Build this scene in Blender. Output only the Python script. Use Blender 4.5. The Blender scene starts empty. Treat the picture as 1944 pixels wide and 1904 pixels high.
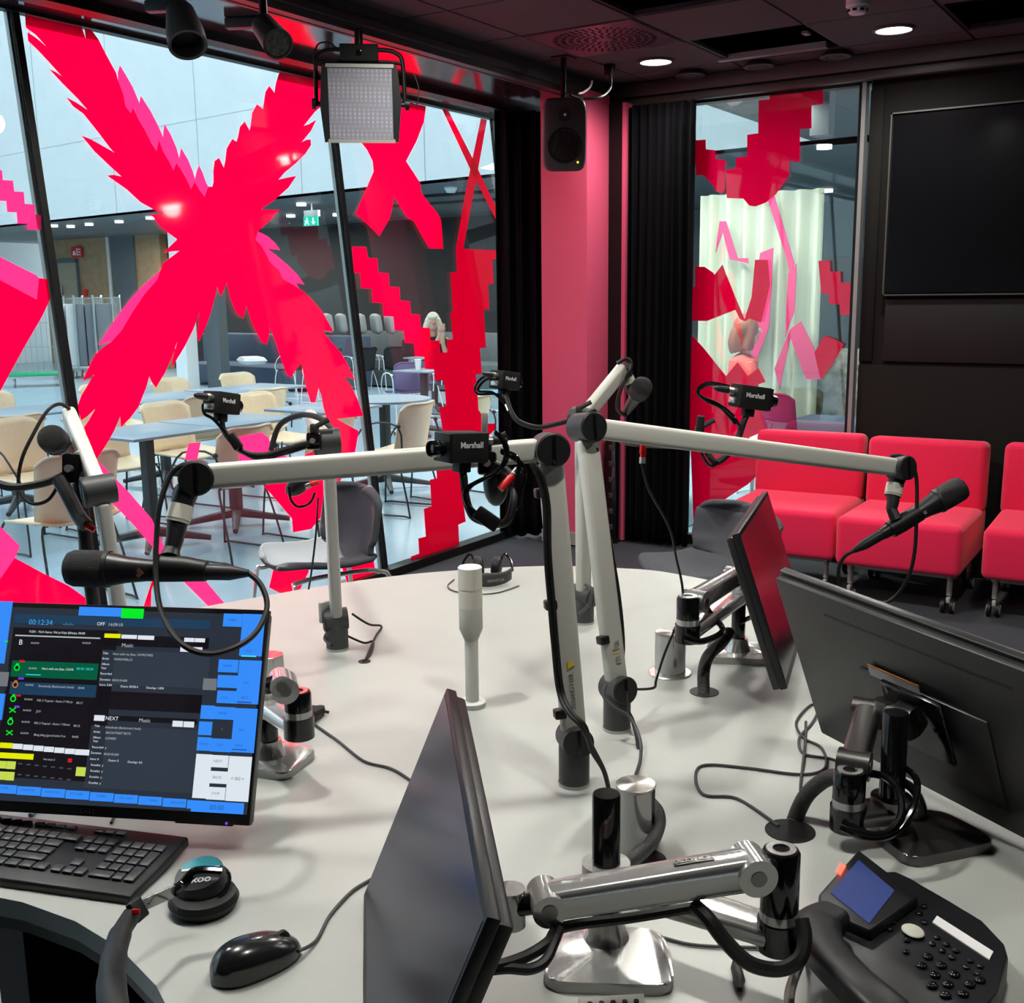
import bpy, bmesh, math, random
from mathutils import Vector, Matrix, Euler
C = bpy.context.scene.collection
random.seed(7)
PI = math.pi
# ---------------------------------------------------------------- camera (room axes: +Y along the left glazing, +X along the rear wall, Z up)
FPX = 2089.4
R_ = Matrix(((0.83937731, 0.09029887, -0.53599612), (0.54342485, -0.16050357, 0.82397089), (-0.01162565, -0.98289609, -0.1837937)))
CAM = Vector((0, 0, 1.55))
cam = bpy.data.cameras.new('camera'); camo = bpy.data.objects.new('camera', cam); C.objects.link(camo)
_r, _d, _f = R_.col[0], R_.col[1], R_.col[2]
camo.matrix_world = Matrix(((_r.x, -_d.x, -_f.x, CAM.x), (_r.y, -_d.y, -_f.y, CAM.y), (_r.z, -_d.z, -_f.z, CAM.z), (0, 0, 0, 1)))
cam.sensor_fit = 'HORIZONTAL'; cam.sensor_width = 36; cam.lens = 36*FPX/1944
cam.clip_start = 0.05; cam.clip_end = 200
bpy.context.scene.camera = camo
# ---------------------------------------------------------------- light and exposure
W = bpy.data.worlds.new('world'); bpy.context.scene.world = W; W.use_nodes = True
bg = W.node_tree.nodes['Background']; bg.inputs[0].default_value = (0.80, 0.92, 1.0, 1); bg.inputs[1].default_value = 4.4
SUN_E, ROOM_E = 23.0, 1.4
sun = bpy.data.lights.new('sun', 'SUN'); sun.energy = SUN_E; sun.angle = 0.02; sun.color = (1, .96, .9)
so = bpy.data.objects.new('sun', sun); C.objects.link(so)
so.rotation_euler = Vector((0.62, -0.30, -0.66)).to_track_quat('-Z', 'Y').to_euler()
sc = bpy.context.scene
sc.view_settings.view_transform = 'Standard'; sc.view_settings.look = 'None'
sc.view_settings.exposure = 0.0; sc.view_settings.gamma = 1.0; sc.view_settings.use_curve_mapping = False
sc.cycles.max_bounces = 8; sc.cycles.diffuse_bounces = 4; sc.cycles.glossy_bounces = 4; sc.cycles.transmission_bounces = 4
sc.cycles.transparent_max_bounces = 12; sc.cycles.caustics_reflective = False; sc.cycles.caustics_refractive = False
sc.cycles.sample_clamp_indirect = 6; sc.cycles.use_adaptive_sampling = True; sc.cycles.adaptive_threshold = 0.02
sc.cycles.use_denoising = True
# ---------------------------------------------------------------- measuring helpers
def ray(px, py): return (R_ @ Vector((px-972, py-952, FPX))).normalized()
def pl(px, py, ax, v):
    d = ray(px, py); return CAM + d*((v-CAM[ax])/d[ax])
TZ = 0.74
def at(px, py, z=TZ): return pl(px, py, 2, z)
def dp(px, py, depth):                      # point seen at px,py standing at that distance along the view axis
    return CAM + R_ @ Vector(((px-972)/FPX, (py-952)/FPX, 1))*depth
def glass(px, py, off=0.0):                 # on the leaning pane x = -3.885 - .105 z
    d = ray(px, py); t = (-3.885+off-.105*CAM.z-CAM.x)/(d.x+.105*d.z); return CAM + d*t
def wall(px, py, y): return pl(px, py, 1, y)
V = Vector
# ---------------------------------------------------------------- materials
MATS = {}
def mat(name, col, rough=.6, metal=0, noise=0, nscale=40, bump=0, bscale=200, spec=.5, emit=None, estr=0, coat=0, alpha=1, sheen=0, col2=None):
    m = bpy.data.materials.new(name); m.use_nodes = True; nt = m.node_tree; b = nt.nodes['Principled BSDF']
    b.inputs['Base Color'].default_value = (*col, 1); b.inputs['Roughness'].default_value = rough; b.inputs['Metallic'].default_value = metal
    b.inputs['Specular IOR Level'].default_value = spec; b.inputs['Coat Weight'].default_value = coat; b.inputs['Alpha'].default_value = alpha
    b.inputs['Sheen Weight'].default_value = sheen
    tc = nt.nodes.new('ShaderNodeTexCoord')
    if noise or col2:
        n = nt.nodes.new('ShaderNodeTexNoise'); n.inputs['Scale'].default_value = nscale; n.inputs['Detail'].default_value = 4
        nt.links.new(tc.outputs['Object'], n.inputs['Vector'])
        mx = nt.nodes.new('ShaderNodeMix'); mx.data_type = 'RGBA'
        c2 = col2 or tuple(min(1, c*(1-noise)) for c in col)
        mx.inputs['A'].default_value = (*col, 1); mx.inputs['B'].default_value = (*c2, 1)
        rp = nt.nodes.new('ShaderNodeMapRange'); rp.inputs[1].default_value = .35; rp.inputs[2].default_value = .65
        nt.links.new(n.outputs['Fac'], rp.inputs[0]); nt.links.new(rp.outputs[0], mx.inputs['Factor'])
        nt.links.new(mx.outputs['Result'], b.inputs['Base Color'])
    if bump:
        n = nt.nodes.new('ShaderNodeTexNoise'); n.inputs['Scale'].default_value = bscale
        nt.links.new(tc.outputs['Object'], n.inputs['Vector'])
        bp = nt.nodes.new('ShaderNodeBump'); bp.inputs['Strength'].default_value = bump; bp.inputs['Distance'].default_value = .002
        nt.links.new(n.outputs['Fac'], bp.inputs['Height']); nt.links.new(bp.outputs[0], b.inputs['Normal'])
    if emit:
        b.inputs['Emission Color'].default_value = (*emit, 1); b.inputs['Emission Strength'].default_value = estr
    MATS[name] = m; return m
def mixmat(name, parts):                    # parts: list of (shader type, dict, weight) blended
    m = bpy.data.materials.new(name); m.use_nodes = True; nt = m.node_tree
    for n in list(nt.nodes):
        if n.type == 'BSDF_PRINCIPLED': nt.nodes.remove(n)
    out = [n for n in nt.nodes if n.type == 'OUTPUT_MATERIAL'][0]
    cur = None; tot = 0
    for ty, ins, w in parts:
        s = nt.nodes.new(ty)
        for k, v in ins.items(): s.inputs[k].default_value = v
        if cur is None: cur = s; tot = w
        else:
            mx = nt.nodes.new('ShaderNodeMixShader'); mx.inputs[0].default_value = w/(tot+w); tot += w
            nt.links.new(cur.outputs[0], mx.inputs[1]); nt.links.new(s.outputs[0], mx.inputs[2]); cur = mx
    nt.links.new(cur.outputs[0], out.inputs['Surface']); MATS[name] = m; return m
mat('carpet', (.055, .062, .075), .95, noise=.7, nscale=260, bump=.6, bscale=500, col2=(.018, .02, .026))
mat('vinyl', (.36, .50, .60), .22, noise=.05, nscale=2)
mat('vinyl_dark', (.20, .27, .30), .18)
mat('tile', (.076, .075, .080), .9, noise=.25, nscale=300, bump=.3, bscale=400)
mat('tgrid', (.012, .012, .014), .5)
mat('soffit', (.10, .105, .115), .12, metal=.75)
mat('beam', (.035, .033, .036), .45)
mat('black', (.004, .004, .0045), .45, spec=.35)
mat('black_matte', (.007, .007, .0075), .7, bump=.1, spec=.3)
mat('black_gloss', (.005, .005, .006), .12)
mat('rubber', (.006, .006, .0065), .5, spec=.35)
mat('cornice', (.055, .055, .05), .5)
mat('wall_fabric', (.013, .0125, .0115), .9, spec=.15, noise=.3, nscale=500, bump=.3, bscale=600)
mat('wall_dark', (.02, .021, .022), .8)
mat('curtain', (.004, .0036, .005), .95, spec=.1)
mat('pink', (.76, .10, .20), .55, bump=.15, bscale=500)
mat('steel_dark', (.16, .15, .145), .3, metal=.9)
mat('alu_frame', (.35, .36, .35), .4, metal=.6)
mat('bulkhead', (.60, .65, .66), .6, noise=.03, nscale=3)
mat('seam', (.42, .46, .47), .6)
mat('atrium_dark', (.10, .12, .13), .6)
mat('atrium_ceiling', (.11, .13, .145), .5)
mat('wood', (.42, .27, .15), .5, noise=.2, nscale=6)
mat('door_wood', (.38, .32, .22), .5)
mat('white', (.75, .77, .77), .5)
mat('table_grey', (.46, .48, .45), .40, noise=.03, nscale=8)
mat('table_edge', (.10, .10, .09), .4)
mat('alu', (.70, .70, .63), .42, metal=.12)
mat('alu_white', (.78, .78, .74), .4, metal=.1)
mat('steel', (.74, .72, .68), .24, metal=.85)
mat('chrome', (.86, .86, .84), .15, metal=.80)
mat('cap', (.012, .0125, .0135), .45, spec=.4)
mat('charcoal', (.035, .037, .04), .5)
mat('plastic_dark', (.008, .0085, .0095), .38, spec=.4)
mat('monitor_back', (.018, .0175, .019), .38, spec=.45)
mat('sofa_red', (.88, .006, .075), .85, noise=.15, nscale=350, bump=.4, bscale=500, sheen=.2)
mat('leg_grey', (.36, .36, .33), .4, metal=.4)
mat('caster_grey', (.42, .43, .42), .4)
mat('shell_felt', (.065, .073, .084), .9, noise=.25, nscale=300, bump=.3)
mat('birch', (.80, .62, .42), .45, noise=.06, nscale=20)
mat('birch_edge', (.72, .6, .45), .5)
mat('tabletop_blue', (.20, .27, .34), .3)
mat('tabletop_edge', (.35, .38, .38), .5)
mat('white_rod', (.85, .87, .87), .35)
mat('black_rod', (.02, .022, .025), .4)
mat('blue_sofa', (.055, .075, .115), .85)
mat('cushion', (.30, .31, .31), .9, noise=.1, nscale=50)
mat('purple', (.16, .14, .27), .85)
mat('skyblue', (.20, .42, .55), .8)
mat('skin', (.62, .36, .26), .5)
mat('hair_blond', (.72, .66, .52), .6)
mat('hair_auburn', (.20, .055, .03), .6)
mat('shirt_black', (.01, .01, .012), .8)
mat('shirt_red', (.60, .06, .05), .8)
mat('lens', (.003, .003, .006), .04, coat=1)
mat('red', (.75, .01, .012), .4)
mat('ivory', (.78, .77, .66), .35)
mat('ivory_ring', (.50, .51, .42), .45)
mat('green', (.02, .35, .16), .5)
mat('cage', (.45, .52, .53), .3, metal=.7)
mat('cabinet', (.16, .18, .20), .6)
mat('fabric_red', (.45, .012, .10), .8)
mat('banner', (.80, .80, .68), .8)
mat('lbl_white', (.8, .8, .8), .5)
mat('logo_grey', (.30, .30, .28), .5)
mat('logo_light', (.65, .65, .65), .5)
mat('yellow', (.85, .60, .02), .5)
mat('lamp_on', (1, 1, 1), .5, emit=(1, .97, .92), estr=12)
mat('lamp_far', (1, 1, 1), .5, emit=(1, 1, .98), estr=5)
mat('lamp_red', (1, .1, .05), .5, emit=(1, .03, .02), estr=5)
mat('lamp_yellow', (1, 1, .1), .5, emit=(.9, 1, .05), estr=3)
mat('mouse_shell', (.012, .012, .013), .22, coat=.3)
mat('teal_sticker', (.02, .30, .36), .4)
mat('diffuser_plate', (.13, .10, .12), .3, metal=.3)
mat('speaker_grey', (.05, .052, .05), .42)
mat('scr_orange_lbl', (.7, .25, .03), .5)
mat('phone', (.011, .012, .014), .42, spec=.3)
mat('keys', (.05, .05, .052), .35)
mat('lcd', (.02, .03, .09), .25, emit=(.03, .055, .22), estr=.55)
mat('beige', (.42, .40, .30), .7)
mat('floral', (.25, .23, .20), .8, noise=.9, nscale=9, col2=(.04, .045, .03))
mat('mesh_black', (.008, .008, .010), .7)
mat('frame_chair', (.10, .10, .085), .4)
mixmat('glass_pane', [('ShaderNodeBsdfTransparent', {'Color': (.93, .965, .96, 1)}, .955), ('ShaderNodeBsdfGlossy', {'Color': (1, 1, 1, 1), 'Roughness': .0}, .045)])
mixmat('glass_rear', [('ShaderNodeBsdfTransparent', {'Color': (.90, .95, .94, 1)}, .93), ('ShaderNodeBsdfGlossy', {'Color': (1, 1, 1, 1), 'Roughness': .0}, .07)])
mixmat('diffusing_sheet', [('ShaderNodeBsdfTranslucent', {'Color': (.94, .97, 1, 1)}, .36), ('ShaderNodeBsdfDiffuse', {'Color': (.7, .75, .8, 1)}, .50), ('ShaderNodeBsdfTransparent', {'Color': (1, 1, 1, 1)}, .14)])
mixmat('film', [('ShaderNodeBsdfTranslucent', {'Color': (1.0, .0, .15, 1)}, .80), ('ShaderNodeBsdfDiffuse', {'Color': (.85, .0, .07, 1)}, .16), ('ShaderNodeBsdfTransparent', {'Color': (1, .02, .12, 1)}, .10), ('ShaderNodeBsdfGlossy', {'Color': (1, 1, 1, 1), 'Roughness': .05}, .035)])
mixmat('film_pink', [('ShaderNodeBsdfTranslucent', {'Color': (1.0, .06, .26, 1)}, .60), ('ShaderNodeBsdfDiffuse', {'Color': (.9, .10, .28, 1)}, .15), ('ShaderNodeBsdfTransparent', {'Color': (1, .34, .50, 1)}, .30), ('ShaderNodeBsdfGlossy', {'Color': (1, 1, 1, 1), 'Roughness': .05}, .03)])
mixmat('film_rear', [('ShaderNodeBsdfTranslucent', {'Color': (.85, .0, .12, 1)}, .45), ('ShaderNodeBsdfDiffuse', {'Color': (.75, .0, .10, 1)}, .35), ('ShaderNodeBsdfTransparent', {'Color': (.95, .03, .2, 1)}, .2), ('ShaderNodeBsdfGlossy', {'Color': (1, 1, 1, 1), 'Roughness': .03}, .06)])
mixmat('sheer', [('ShaderNodeBsdfTranslucent', {'Color': (.85, .87, .75, 1)}, .6), ('ShaderNodeBsdfDiffuse', {'Color': (.85, .87, .75, 1)}, .3), ('ShaderNodeBsdfTransparent', {'Color': (1, 1, 1, 1)}, .25)])
# screen with a soft sheen
mixmat('screen_off', [('ShaderNodeBsdfDiffuse', {'Color': (.02, .02, .024, 1)}, .75), ('ShaderNodeBsdfGlossy', {'Color': (.9, .9, 1, 1), 'Roughness': .22}, .25)])
mixmat('screen_mirror', [('ShaderNodeBsdfDiffuse', {'Color': (.012, .012, .014, 1)}, .6), ('ShaderNodeBsdfGlossy', {'Color': (.9, .9, .9, 1), 'Roughness': .12}, .4)])
mixmat('tv_off', [('ShaderNodeBsdfDiffuse', {'Color': (.004, .004, .005, 1)}, .93), ('ShaderNodeBsdfGlossy', {'Color': (1, 1, 1, 1), 'Roughness': .12}, .07)])
# ---------------------------------------------------------------- mesh helpers
def frame(d, up=None):
    d = Vector(d).normalized(); up = Vector(up) if up is not None else (Vector((0, 0, 1)) if abs(d.z) < .95 else Vector((1, 0, 0)))
    x = up.cross(d)
    if x.length < 1e-6: x = Vector((1, 0, 0)).cross(d)
    x.normalize(); y = d.cross(x); return x, y, d
def rmat(x, y, z, o=(0, 0, 0)):
    return Matrix(((x[0], y[0], z[0], o[0]), (x[1], y[1], z[1], o[1]), (x[2], y[2], z[2], o[2]), (0, 0, 0, 1)))
class MB:
    def __init__(s, M=None): s.bm = bmesh.new(); s.M = M or Matrix()
    def box(s, c, d, rot=None, bev=0, seg=2):
        m = Matrix.Translation(Vector(c)) @ ((rot if isinstance(rot, Matrix) else Euler(rot).to_matrix().to_4x4()) if rot is not None else Matrix()) @ Matrix.Diagonal((d[0], d[1], d[2], 1))
        v = bmesh.ops.create_cube(s.bm, size=1, matrix=s.M @ m)['verts']
        if bev > 0:
            es = list({e for x in v for e in x.link_edges})
            bmesh.ops.bevel(s.bm, geom=es, offset=min(bev, min(d)*.49), segments=seg, affect='EDGES', profile=.5)
        return s
    def cyl(s, a, b, r, r2=None, n=20, cap=True, up=None, flat=1.0):
        return s.loft([(a, r), (b, r if r2 is None else r2)], n=n, cap=cap, up=up, flat=flat)
    def loft(s, st, n=20, cap=True, up=None, flat=1.0):      # straight stack of circles [(point, radius)...]
        a, b = Vector(st[0][0]), Vector(st[-1][0]); x, y, z = frame(b-a, up); rings = []
        for p, r in st:
            rings.append([s.bm.verts.new(s.M @ (Vector(p)+x*(r*math.cos(2*PI*i/n))+y*(r*flat*math.sin(2*PI*i/n)))) for i in range(n)])
        s._skin(rings, cap); return s
    def _skin(s, rings, cap=True, closed=True):
        n = len(rings[0])
        for A, B in zip(rings, rings[1:]):
            for i in range(n if closed else n-1): s.bm.faces.new((A[i], A[(i+1) % n], B[(i+1) % n], B[i]))
        if cap:
            try: s.bm.faces.new(rings[0][::-1]); s.bm.faces.new(rings[-1])
            except ValueError: pass
    def lathe(s, prof, o=(0, 0, 0), ax=(0, 0, 1), n=28, cap=True):   # prof [(r, h)...]
        x, y, z = frame(ax); o = Vector(o)
        rings = [[s.bm.verts.new(s.M @ (o+z*h+x*(max(r, 1e-4)*math.cos(2*PI*i/n))+y*(max(r, 1e-4)*math.sin(2*PI*i/n)))) for i in range(n)] for r, h in prof]
        s._skin(rings, cap); return s
    def tube(s, pts, r, n=8, smooth=True, cap=True, sub=6):
        P = [Vector(p) for p in pts]
        if smooth and len(P) > 2: P = spline(P, sub)
        rings = []; x = None
        for i, p in enumerate(P):
            d = (P[min(i+1, len(P)-1)]-P[max(i-1, 0)]); d = d.normalized() if d.length > 1e-9 else Vector((0, 0, 1))
            if x is None: x = frame(d)[0]
            else:
                x = x-d*x.dot(d)
                if x.length < 1e-6: x = frame(d)[0]
                x.normalize()
            y = d.cross(x); rr = r[i*len(r)//len(P)] if isinstance(r, (list, tuple)) else r
            rings.append([s.bm.verts.new(s.M @ (p+x*(rr*math.cos(2*PI*k/n))+y*(rr*math.sin(2*PI*k/n)))) for k in range(n)])
        s._skin(rings, cap); return s
    def prism(s, poly, h, M=None, bev=0):      # poly in XY extruded +h along Z of M
        M = M or Matrix()
        a = [s.bm.verts.new(s.M @ M @ Vector((p[0], p[1], 0))) for p in poly]; b = [s.bm.verts.new(s.M @ M @ Vector((p[0], p[1], h))) for p in poly]
        n = len(poly); fs = [s.bm.faces.new(a[::-1]), s.bm.faces.new(b)]
        for i in range(n): fs.append(s.bm.faces.new((a[i], a[(i+1) % n], b[(i+1) % n], b[i])))
        if bev:
            es = [e for f in fs[:2] for e in f.edges]
            bmesh.ops.bevel(s.bm, geom=list(set(es)), offset=bev, segments=2, affect='EDGES', profile=.5)
        return s
    def slab(s, pts, off):                     # planar 3d outline given thickness vector off
        a = [s.bm.verts.new(s.M @ Vector(p)) for p in pts]; b = [s.bm.verts.new(s.M @ (Vector(p)+Vector(off))) for p in pts]
        n = len(pts); s.bm.faces.new(a[::-1]); s.bm.faces.new(b)
        for i in range(n): s.bm.faces.new((a[i], a[(i+1) % n], b[(i+1) % n], b[i]))
        return s
    def grid(s, f, nu, nv, thick=0):           # f(u,v)->point, u,v in 0..1
        g = [[s.bm.verts.new(s.M @ Vector(f(i/nu, j/nv))) for j in range(nv+1)] for i in range(nu+1)]
        for i in range(nu):
            for j in range(nv): s.bm.faces.new((g[i][j], g[i+1][j], g[i+1][j+1], g[i][j+1]))
        return s
    def ball(s, c, r, sc=(1, 1, 1), n=16, rot=None):
        m = Matrix.Translation(Vector(c)) @ (Euler(rot).to_matrix().to_4x4() if rot else Matrix()) @ Matrix.Diagonal((sc[0], sc[1], sc[2], 1))
        bmesh.ops.create_uvsphere(s.bm, u_segments=n, v_segments=max(6, n*2//3), radius=r, matrix=s.M @ m); return s
def spline(P, sub=6):
    out = []
    for i in range(len(P)-1):
        p0, p1, p2, p3 = P[max(i-1, 0)], P[i], P[i+1], P[min(i+2, len(P)-1)]
        for k in range(sub):
            t = k/sub; out.append(.5*((2*p1)+(-p0+p2)*t+(2*p0-5*p1+4*p2-p3)*t*t+(-p0+3*p1-3*p2+p3)*t**3))
    out.append(P[-1]); return out
def make(name, mb, m, parent=None, root=None, loc=None, sharp=35, local=False, mods=None):
    """link one mesh; vertices are given in world space unless local"""
    bm = mb.bm
    if not local:
        inv = (root.matrix_basis.inverted() if root is not None else Matrix.Translation(-Vector(loc)) if loc is not None else None)
        if inv is not None: bm.transform(inv)
    bmesh.ops.recalc_face_normals(bm, faces=bm.faces)
    me = bpy.data.meshes.new(name); bm.to_mesh(me); bm.free()
    for p in me.polygons: p.use_smooth = True
    me.set_sharp_from_angle(angle=math.radians(sharp))
    o = bpy.data.objects.new(name, me); C.objects.link(o)
    if m: me.materials.append(MATS[m] if isinstance(m, str) else m)
    if parent is not None: o.parent = parent
    elif loc is not None: o.location = loc
    for md in (mods or []):
        k = o.modifiers.new(md[0].lower(), md[0])
        for a, v in md[1].items(): setattr(k, a, v)
    return o
def thing(name, label, cat, loc, rot=(0, 0, 0), group=None):
    o = bpy.data.objects.new(name, None); C.objects.link(o); o.location = loc; o.rotation_euler = rot
    o['label'] = label; o['category'] = cat; o.empty_display_size = .05
    if group: o['group'] = group
    o.matrix_basis  # noqa
    return o
def part(root, name, mb, m, parent=None, label=None, local=False, **k):
    """part of root (mesh given in world space, or local to the root)"""
    o = make(name, mb, m, parent=parent or root, root=root, local=local, **k)
    if label: o['label'] = label
    return o
def solo(name, label, cat, mb, m, loc=None, group=None, **k):
    if loc is None:
        mb.bm.verts.ensure_lookup_table(); loc = Vector((0, 0, 0))
        for v in mb.bm.verts: loc += v.co
        loc /= max(1, len(mb.bm.verts)); loc.z = min(v.co.z for v in mb.bm.verts)
    o = make(name, mb, m, loc=loc, **k); o['label'] = label; o['category'] = cat
    if group: o['group'] = group
    return o
def struct(name, mb, m, parent=None, **k):
    o = make(name, mb, m, parent=parent, **k)
    if parent is None: o['kind'] = 'structure'
    return o
def sempty(name):
    o = bpy.data.objects.new(name, None); C.objects.link(o); o['kind'] = 'structure'; return o
def dup(root, loc, rot=None, label=None, group=None):
    r = root.copy(); C.objects.link(r); r.location = loc
    if rot is not None: r.rotation_euler = rot
    if label: r['label'] = label
    if group: r['group'] = group
    for ch in list(root.children):
        c = ch.copy(); C.objects.link(c); c.parent = r
        for g in list(ch.children):
            d = g.copy(); C.objects.link(d); d.parent = c
    return r
def text(body, size, M, m, name, root, parent=None, ext=.0004, sx=1.0, bold=False):
    cu = bpy.data.curves.new(name, 'FONT'); cu.body = body; cu.size = size; cu.extrude = ext; cu.align_x = 'CENTER'; cu.align_y = 'CENTER'
    if bold: cu.offset = size*.02
    t = bpy.data.objects.new(name, cu); C.objects.link(t)
    dg = bpy.context.evaluated_depsgraph_get(); me = bpy.data.meshes.new_from_object(t.evaluated_get(dg))
    bpy.data.objects.remove(t); bpy.data.curves.remove(cu)
    me.transform(M @ Matrix.Diagonal((sx, 1, 1, 1)))
    if root is not None: me.transform(root.matrix_basis.inverted())
    me.materials.clear(); me.materials.append(MATS[m] if isinstance(m, str) else m)
    o = bpy.data.objects.new(name, me); C.objects.link(o)
    if parent or root: o.parent = parent or root
    return o
# ================================================================ ROOM SHELL
GX0, GT = -3.885, .105
def gx(z): return GX0-GT*z
YR = 6.30                                       # rear wall plane
CZ, SZ = 2.80, 2.69                             # tile ceiling, soffit
struct('floor', MB().box((-.8, 2.1, -.05), (6.5, 8.5, .1)), 'carpet')
# tile ceiling with three open cells
holes = {(2, 5), (4, 5), (2, 3), (4, 2)}
mb = MB(); xs = [-3.32]+[-3.06+.61*k for k in range(10)]; ys = [4.83-.6*k for k in range(11, 0, -1)]+[4.83, 5.43, 6.03, 6.26]
HOLES = [(-2.14, 5.70), (-.92, 5.70), (-2.14, 4.50)]
for i in range(len(xs)-1):
    for j in range(len(ys)-1):
        x0, x1, y0, y1 = xs[i], xs[i+1], ys[j], ys[j+1]
        if any(x0 < hx < x1 and y0 < hy < y1 for hx, hy in HOLES): continue
        mb.box(((x0+x1)/2, (y0+y1)/2, CZ+.01), (x1-x0-.014, y1-y0-.014, .02))
ceil = struct('ceiling', mb, 'tile')
mb = MB()
for x in xs: mb.box((x, 1.7, CZ+.016), (.024, 9.2, .02))
for y in ys: mb.box((-.6, y, CZ+.017), (5.6, .024, .02))
struct('ceiling_grid', mb, 'tgrid', parent=ceil)
mb = MB().box((-.80, 2.1, 3.22), (6.8, 8.7, .06)); struct('roof_light_block', mb, 'black_matte', parent=ceil)  # unseen slab added on top to block daylight
mb = MB()
mb.box((-2.2, 5.97, CZ+.01), (.60, .05, .03)); mb.box((-1.9, 5.63, CZ+.005), (.03, .06, .012))
struct('ceiling_trim_strip', mb, 'alu_frame', parent=ceil)
mb = MB()                                       # cable bundle in the open cell at the right
for k in range(4): mb.tube([(-1.0+.02*k, 5.6, 3.1), (-1.02+.01*k, 5.62, 2.95), (-.96+.02*k, 5.68, 2.86), (-.98, 5.7, 3.0)], .006)
solo('cable_bundle', 'loose pale cables in the open ceiling cell at the far right', 'cable', mb, 'logo_grey')
# soffit over the glazing, bulkhead beam, rails
struct('trim_1', MB().box((-3.775, 2.1, SZ+.04), (.83, 8.6, .08)), 'soffit')
mb = MB().box((-3.34, 2.1, 2.765), (.07, 8.6, .17)); mb.box((-3.295, 2.1, 2.725), (.03, 8.6, .03)); mb.box((-3.37, 2.1, 2.683), (.02, 8.6, .012))
struct('trim_2', mb, 'beam')
struct('trim_3', MB().box((-3.86, 2.1, 2.670), (.09, 8.4, .04)), 'black')         # curtain rail
struct('trim_4', MB().box((-4.195, 2.1, 2.96), (.02, 8.7, .54)), 'beam')           # unseen fascia board added to keep daylight out above the glass
# rear cornice
mb = MB(); mb.box((-.4, 6.28, 2.755), (6.2, .10, .09), bev=.02); mb.box((-.4, 6.24, 2.68), (6.2, .05, .045), bev=.01)
struct('trim_5', mb, 'cornice')
# walls
mb = MB(); mb.box((-3.25, YR+.06, 1.4), (.86, .1, 2.8)); struct('wall_corner', mb, 'black_matte')
x0 = wall(1640, 500, YR).x
mb = MB(); mb.box(((x0+2.6)/2, YR+.06, 1.4), (2.6-x0, .12, 2.8))
wr = struct('wall_rear', mb, 'wall_fabric')
mb = MB()
zs = wall(1800, 691, YR).z
mb.box(((x0+2.6)/2, YR-.008, (zs-.012)/2), (2.6-x0, .016, zs-.012), bev=.003)
tl, br = wall(1696, 217, YR-.01), wall(1700, 560, YR-.01)
mb.box(((x0+tl.x-.05)/2+.0, YR-.008, (zs+2.62)/2), (tl.x-.05-x0, .016, 2.62-zs-.01), bev=.003)
struct('wall_panelling', mb, 'wall_fabric', parent=wr)
mb = MB(); mb.box((x0+.9, YR-.012, wall(1800, 128, YR).z), (1.9, .02, .012)); struct('picture_rail', mb, 'alu_frame', parent=wr)
struct('wall_right', MB().box((2.56, 2.1, 1.4), (.1, 8.5, 2.8)), 'wall_dark')
struct('wall_near', MB().box((-.8, -2.1, 1.4), (6.8, .1, 2.8)), 'wall_dark')
# ---------------- television / recessed screen
t = thing('television', 'large black wall screen in a thin grey frame on the rear wall', 'television', (tl.x+.85, YR-.02, (tl.z+br.z)/2))
w_, h_ = 1.70, tl.z-br.z
part(t, 'screen', MB().box((tl.x+.01+w_/2, YR-.016, (tl.z+br.z)/2), (w_, .03, h_-.02)), 'tv_off')
mb = MB()
for a, b in (((tl.x, tl.z), (tl.x+w_+.02, tl.z)), ((tl.x, br.z), (tl.x+w_+.02, br.z)), ((tl.x, br.z), (tl.x, tl.z)), ((tl.x+w_+.02, br.z), (tl.x+w_+.02, tl.z))):
    mb.box(((a[0]+b[0])/2, YR-.022, (a[1]+b[1])/2), (abs(a[0]-b[0])+.008, .044, abs(a[1]-b[1])+.008))
part(t, 'bezel', mb, 'cornice')
lr = wall(1700, 688, YR-.01)
solo('wall_panel', 'plain black panel directly below the big wall screen', 'panel', MB().box((tl.x+.01+w_/2, YR-.012, (br.z-.02+lr.z)/2), (w_, .024, br.z-.03-lr.z), bev=.004), 'black_matte')
# ---------------- window 1: leaning glazing
w1 = sempty('window_1')
MUL = [-.83, 1.0, 2.83, 4.66]
edges = [-2.0]+MUL+[6.24]
Mg = lambda y, z, o=0: Vector((gx(z)+o, y, z))
gn = Vector((1, 0, GT)).normalized()
for a, b in zip(edges, edges[1:]):
    mb = MB(); mb.slab([Mg(a, .03), Mg(b, .03), Mg(b, 2.69), Mg(a, 2.69)], (-.004, 0, 0)); struct('pane', mb, 'glass_pane', parent=w1)
for y in MUL+[6.22]:
    mb = MB(); mb.slab([Mg(y-.015, .0, .012), Mg(y+.015, .0, .012), Mg(y+.015, 2.69, .012), Mg(y-.015, 2.69, .012)], (-.022, 0, 0)); struct('mullion', mb, 'black', parent=w1)
    if y < 6: mb = MB(); mb.slab([Mg(y-.028, .0, -.008), Mg(y-.016, .0, -.008), Mg(y-.016, 2.69, -.008), Mg(y-.028, 2.69, -.008)], (-.02, 0, 0)); struct('mullion_cap', mb, 'alu_frame', parent=w1)
mb = MB().box((GX0+.01, 2.1, .025), (.08, 8.4, .05)); mb.box((gx(2.69)+.005, 2.1, 2.685), (.05, 8.4, .02)); struct('window_frame', mb, 'black', parent=w1)
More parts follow.
